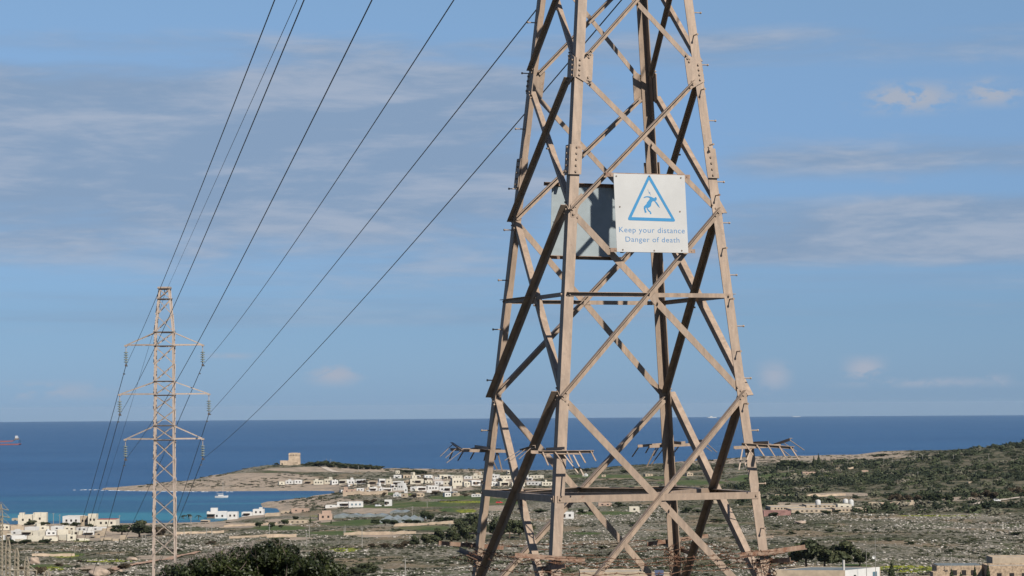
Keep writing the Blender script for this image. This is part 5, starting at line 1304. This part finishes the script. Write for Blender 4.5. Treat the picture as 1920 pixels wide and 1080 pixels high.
# small lattice masts of the substation at the lower left
def lattice(px, top, wpx, D_, label, arms=()):
    P = at(px, top, D_); g = G(P.x, D_); h_ = P.z - g.z; s_ = D_ / FPX; w1 = wpx * s_ / 2; w0 = w1 * 1.25
    t_ = thing('lattice_mast', label, 'mast', g, 0, 'lattice masts of the lower left substation')
    def hw2(z): return (w0 + (w1 - w0) * z / h_) * (1 if z < h_ * .86 else max(.25, (h_ - z) / (h_ * .14)))
    for sx in (-1, 1):
        for sy in (-1, 1):
            MB().angle((sx * w0, sy * w0, -.3), (sx * hw2(h_ * .86), sy * hw2(h_ * .86), h_ * .86), (-sx, 0, 0), (0, -sy, 0), .13, .02).tube([(sx * hw2(h_ * .86), sy * hw2(h_ * .86), h_ * .86), (sx * .05, sy * .05, h_)], .06, 4).build('leg', M['steel_small'], t_)
    n = int(h_ / (w0 * 2.2)); br = MB()
    for k in range(n):
        za2, zb2 = h_ * .86 * k / n, h_ * .86 * (k + 1) / n; a, b_ = hw2(za2), hw2(zb2)
        for sy in (-1, 1):
            br.tube([(-a, sy * a, za2), (b, sy * b_, zb2)] if False else [(-a, sy * a, za2), (b_, sy * b_, zb2)], .045, 4).tube([(a, sy * a, za2), (-b_, sy * b_, zb2)], .045, 4)
            br.tube([(sy * a, -a, za2), (sy * b_, b_, zb2)], .045, 4)
    br.build('lattice_bracing', M['steel_small'], t_)
    for py, hl in arms:
        z_ = at(px, py, D_).z - g.z
        MB().tube([(-hl, 0, z_), (0, 0, z_ + .3), (hl, 0, z_)], .07, 4).tube([(-hl, 0, z_), (0, 0, z_ + 1.4), (hl, 0, z_)], .045, 4).build('crossarm', M['steel_small'], t_)
lattice(2, 945, 6, 420, 'pale lattice mast cut by the left edge of the picture', ((957, 1.3), (971, 1.5), (984, 1.5)))
lattice(15, 1008, 8, 330, 'broad pale lattice mast at the lower left')
lattice(31.5, 1027, 7, 320, 'narrow pale lattice mast second of the lower left group')
lattice(50, 1044, 8, 315, 'short pale lattice mast at the right of the lower left group')
lattice(88, 1069, 10, 300, 'pale lattice mast tip at the bottom edge right of the group')
a = at(17, 1069, 318); b_ = at(68, 1070, 318)
t_ = thing('gantry', 'pale steel gantry beam joining the lower left masts', 'gantry', a)
d_ = b_ - a; MB().tube([(0, 0, 0), d_], .07, 4).tube([(0, .5, 0), d_ + Vector((0, .5, 0))], .07, 4).tube([d_ * .62 + ZA * 1.0, d_], .05, 4).build('beam', M['steel_small'], t_)
gp = MB()
for f in (.3, .65, 1): q = d_ * f; gp.tube([q, Vector((q.x, q.y, -6))], .07, 4)
gp.build('posts', M['steel_small'], t_)
# boulders at the lower left
def boulder(px, base, wpx, hpx, label, seed):
    g = ground_at(px, base); s_ = g.y / FPX; r_ = np.random.RandomState(seed); v, f = I3; ph = r_.uniform(0, 6, 6)
    q = 1 + .12 * np.sin(v[:, 0] * 3 + ph[0]) * np.sin(v[:, 1] * 4 + ph[1]) + .10 * np.sin(v[:, 2] * 5 + ph[2] + v[:, 0] * 4) + r_.uniform(-.02, .02, len(v))
    Vv = v * q[:, None] * np.array([wpx * s_ / 2, wpx * s_ / 2, hpx * s_ * .62]) + np.array([0, 0, hpx * s_ * .35])
    o = np_mesh('boulder', Vv, f, M['boulder']); o.location = g; tag(o, label, 'boulder')
M['boulder'] = simple('boulder_limestone', (0.24, 0.188, 0.148), .95, .25, .9, bump=.8)
boulder(64, 1058, 20, 14, 'rounded pale boulder right of the lower left masts', 1)
boulder(186, 1082, 40, 18, 'wide flat pale boulder at the bottom edge left of the far pylon', 2)
boulder(225, 1074, 10, 6, 'small pale boulder left of the far pylon foot', 3)
boulder(248, 1051, 22, 7, 'reddish rock heap just left of the far pylon foot', 4)
boulder(1500, 982, 22, 6, 'pinkish rock heap on the plain before the farm', 5)

# ------------------------------------------------------------------ boats, cars, path, foam
def sea_at(px, py):
    r = ray(px, py); d = -EYE / r.z
    for _ in range(5): d = -(EYE + curv(r.x * d, d)) / r.z
    return Vector((r.x * d, d, -curv(r.x * d, d)))
def hull(mb, L_, B_, Hh, z0_=-.3, n=14, bow=1):
    vs_ = []; 
    for k in range(n + 1):
        f = k / n; wv = math.sin(min(1, f * 1.6) * math.pi / 2) * (1 if f < .85 else (1 - (f - .85) * 1.6))
        x_ = (f - .5) * L_ * -bow; sh = Hh * (1 + .18 * (1 - f) ** 2)
        rake = (1 - f) ** 4 * L_ * .05 * bow
        for y_, z_ in ((-1, 1), (-.7, 0), (.7, 0), (1, 1)):
            vs_.append((x_ + (rake if z_ else 0), y_ * B_ / 2 * max(.02, wv), z0_ + (sh - z0_) * z_))
    fs_ = [(4 * i + j, 4 * i + j + 1, 4 * i + 5 + j, 4 * i + 4 + j) for i in range(n) for j in range(3)] + [(4 * i + 3, 4 * i, 4 * i + 4, 4 * i + 7) for i in range(n)] + [(0, 1, 2, 3), (4 * n + 3, 4 * n + 2, 4 * n + 1, 4 * n)]
    mb.add(vs_, fs_); return mb
P = sea_at(415, 933); s_ = P.y / FPX
t_ = thing('sailing_boat', 'white sailing boat with bare mast moored in the turquoise bay', 'sailing boat', P, .15)
hull(MB(), 24 * s_, 7 * s_, 3.2 * s_, n=16).build('hull', M['hull'], t_)
MB().box((-1.0 * s_, 0, 4.2 * s_), (10 * s_, 3.2 * s_, 2.2 * s_)).build('cabin', M['hull'], t_)
MB().tube([(3 * s_, 0, 3 * s_), (3 * s_, 0, 31 * s_)], .11, 6, .07).build('mast', M['tank'], t_)
MB().tube([(3 * s_, 0, 7 * s_), (-8 * s_, 0, 7 * s_)], .18, 6).build('boom', M['tank'], t_)
MB().tube([(3 * s_, 0, 30 * s_), (11.5 * s_, 0, 3.8 * s_)], .04, 4).tube([(3 * s_, 0, 30 * s_), (-11 * s_, 0, 3.6 * s_)], .04, 4).build('rigging', M['pole'], t_)
# cargo ship, cut by the left edge; its stern faces right
P = sea_at(-18, 834.5); s_ = P.y / FPX
t_ = thing('cargo_ship', 'long blue and red cargo ship with white bridge at the left edge', 'ship', P, .0)
def pr(mb, pts, wd): mb.prism([(x_ * s_, z_ * s_) for x_, z_ in pts], (0, -wd / 2, 0), (1, 0, 0), (0, 0, 1), (0, 1, 0), wd)
mb = MB(); pr(mb, [(-60, 1.7), (54.5, 2.6), (55, 9.8), (50, 9.4), (44, 6.4), (30, 5.3), (-60, 5.2), (-64, 6)], 26); mb.build('hull', M['shipblue'], t_)
mb = MB(); pr(mb, [(-60, -.5), (54, -.5), (56, 1.6), (54.5, 2.55), (-60, 1.65)], 25.6); mb.build('waterline_band', M['shipred'], t_)
mb = MB(); pr(mb, [(-60, 5.25), (30, 5.35), (44, 6.45), (46, 8.8), (40, 8.4), (34, 7.9), (-60, 7.7)], 22); mb.build('deck', M['shipred'], t_)
mb = MB(); pr(mb, [(46.6, 8.4), (52.5, 8.4), (52, 12.3), (47, 12.3)], 20); mb.build('funnel_deck', M['shade'], t_)
mb = MB(); pr(mb, [(47.6, 12.35), (51.3, 12.35), (50.8, 15), (49.4, 17.2), (47.8, 17.2)], 16); mb.build('bridge', M['hull'], t_)
# tiny ship on the horizon
P = sea_at(1335, 783.2); s_ = P.y / FPX
t_ = thing('distant_ship', 'tiny pale ship on the horizon seen through the near pylon', 'ship', P, .0)
mb = MB(); pr(mb, [(-8, -.4), (8, -.4), (8.6, 1.4), (-8.6, 1.1)], 60); mb.build('hull', M['tank'], t_)
mb = MB(); pr(mb, [(-5, 1.3), (1, 1.4), (0, 3.4), (-3.5, 2.6)], 45); mb.build('superstructure', M['hull'], t_)
P = sea_at(1493, 781.2); s_ = P.y / FPX
t_ = thing('distant_ship', 'faint speck of a ship on the horizon right of the near pylon', 'ship', P, .0)
mb = MB(); pr(mb, [(-7, -.4), (7, -.4), (7.6, .8), (-7.6, .8)], 50); mb.build('hull', M['tank'], t_)
def car(px, by, mat, label, rz=0):
    g = ground_at(px, by)
    if g is None: return
    t_ = thing('parked_car', label, 'car', g, rz, 'parked cars')
    MB().prism([(-2.1, .35), (2.1, .35), (2.15, .8), (1.3, .95), (.7, 1.42), (-1.2, 1.45), (-2.0, .95)], (0, -.85, 0), (1, 0, 0), (0, 0, 1), (0, 1, 0), 1.7).build('body', M[mat], t_)
    MB().prism([(.68, .98), (.5, 1.34), (-1.1, 1.36), (-1.55, .98)], (0, -.87, 0), (1, 0, 0), (0, 0, 1), (0, 1, 0), 1.74).build('windows', M['dark'], t_)
    for x_ in (-1.3, 1.3):
        for y_ in (-.82, .66): MB().tube([(x_, y_, .33), (x_, y_ + .16, .33)], .33, 12).build('wheel', M['dark'], t_)
M['carpaint'] = simple('white_car_paint', (0.44, 0.448, 0.456), .3, .03, 1, spec=.5)
M['carred'] = simple('red_car_paint', (.35, .03, .03), .3, .05, 1, spec=.5)
car(1869, 940.5, 'carpaint', 'white car parked on the right-hand slope beside the brown trees')
car(936, 944, 'carred', 'red car parked at the field edge behind the near pylon legs')
car(709, 950, 'carpaint', 'white car parked right of the large white house', .3)
car(449, 944, 'carpaint', 'white car parked on the rocky spit', .3) if False else None
def ribbon(name, pts, wpx, mat, kind, lift=.35):
    L_ = [ground_at(*p) for p in pts]; L_ = [p for p in L_ if p is not None]; vs_, fs_ = [], []
    fine = []
    for a, b_ in zip(L_[:-1], L_[1:]):
        for k in range(8): q = a.lerp(b_, k / 8); fine.append(G(q.x, q.y))
    for i, p in enumerate(fine):
        tg = (fine[min(i + 1, len(fine) - 1)] - fine[max(i - 1, 0)]).normalized(); sd_ = Vector((-tg.y, tg.x, 0)).normalized() * wpx
        for q in (p + sd_, p - sd_): gq = G(q.x, q.y); vs_.append((q.x, q.y, max(gq.z, p.z) + lift))
    fs_ = [(2 * i, 2 * i + 1, 2 * i + 3, 2 * i + 2) for i in range(len(fine) - 1)]
    o = MB().add(vs_, fs_).build(name, mat); tag(o, kind=kind); return o
M['track'] = simple('pale_track', (0.336, 0.288, 0.24), .95, .12, .2)
ribbon('path', [(598, 873), (606, 875), (612, 879), (620, 883), (636, 886), (668, 887)], 3.2, M['track'], 'structure')
ribbon('path', [(812, 893), (820, 899), (822, 906), (838, 910)], 4.0, M['track'], 'structure')
ribbon('path', [(1826, 946), (1850, 941), (1880, 938), (1925, 932)], 2.5, M['track'], 'structure')
ribbon('path', [(205, 1072), (240, 1062), (290, 1052), (340, 1042), (380, 1034)], 1.6, simple('reddish_track', (.25, .16, .11), .95, .2, .3), 'structure')
def foamstrip(name, pts, wd, seed):
    r_ = random.Random(seed); mb = MB(); L_ = [sea_at(*p) for p in pts]
    for a, b_ in zip(L_[:-1], L_[1:]):
        n = max(2, int((b_ - a).length / 3))
        for k in range(n):
            q = a.lerp(b_, k / n); w_ = wd * r_.uniform(.2, 1.3)
            if r_.random() < .25: continue
            rr = [(math.cos(t * 1.047) * r_.uniform(1.2, 2.6), math.sin(t * 1.047) * w_ * r_.uniform(.6, 1.2)) for t in range(6)]
            h2 = r_.uniform(.05, .35); mb.add([(q.x + x_, q.y + y_, q.z - .1) for x_, y_ in rr] + [(q.x + x_ * .5, q.y + y_ * .5, q.z + h2) for x_, y_ in rr], [(6, 7, 8, 9, 10, 11)] + [(i, (i + 1) % 6, (i + 1) % 6 + 6, i + 6) for i in range(6)])
    o = mb.build(name, M['foam']); tag(o, 'thin white surf along the headland shore', 'surf', kind='stuff')
foamstrip('surf', [(139, 919), (160, 918.5), (178, 918.5), (190, 918.2)], 9, 1)
foamstrip('surf', [(192, 919.5), (240, 920.5), (290, 921), (330, 922), (400, 922.3), (440, 922.3)], 3, 2)

# ------------------------------------------------------------------ air
hzm = bpy.data.materials.new('haze_air'); hzm.use_nodes = True; ht = hzm.node_tree; ht.nodes.clear()
pv = N(ht, 'ShaderNodeVolumePrincipled'); pv.inputs['Density'].default_value = 1.1e-5; pv.inputs['Color'].default_value = (.70, .86, 1, 1); pv.inputs['Anisotropy'].default_value = .2
ho = N(ht, 'ShaderNodeOutputMaterial'); ht.links.new(pv.outputs[0], ho.inputs['Volume'])
o = MB().box((0, 0, (95 - 90) / 2), (67000, 67000, 95 + 90)).build('haze', hzm); tag(o, 'thin sea haze', 'haze', kind='stuff')
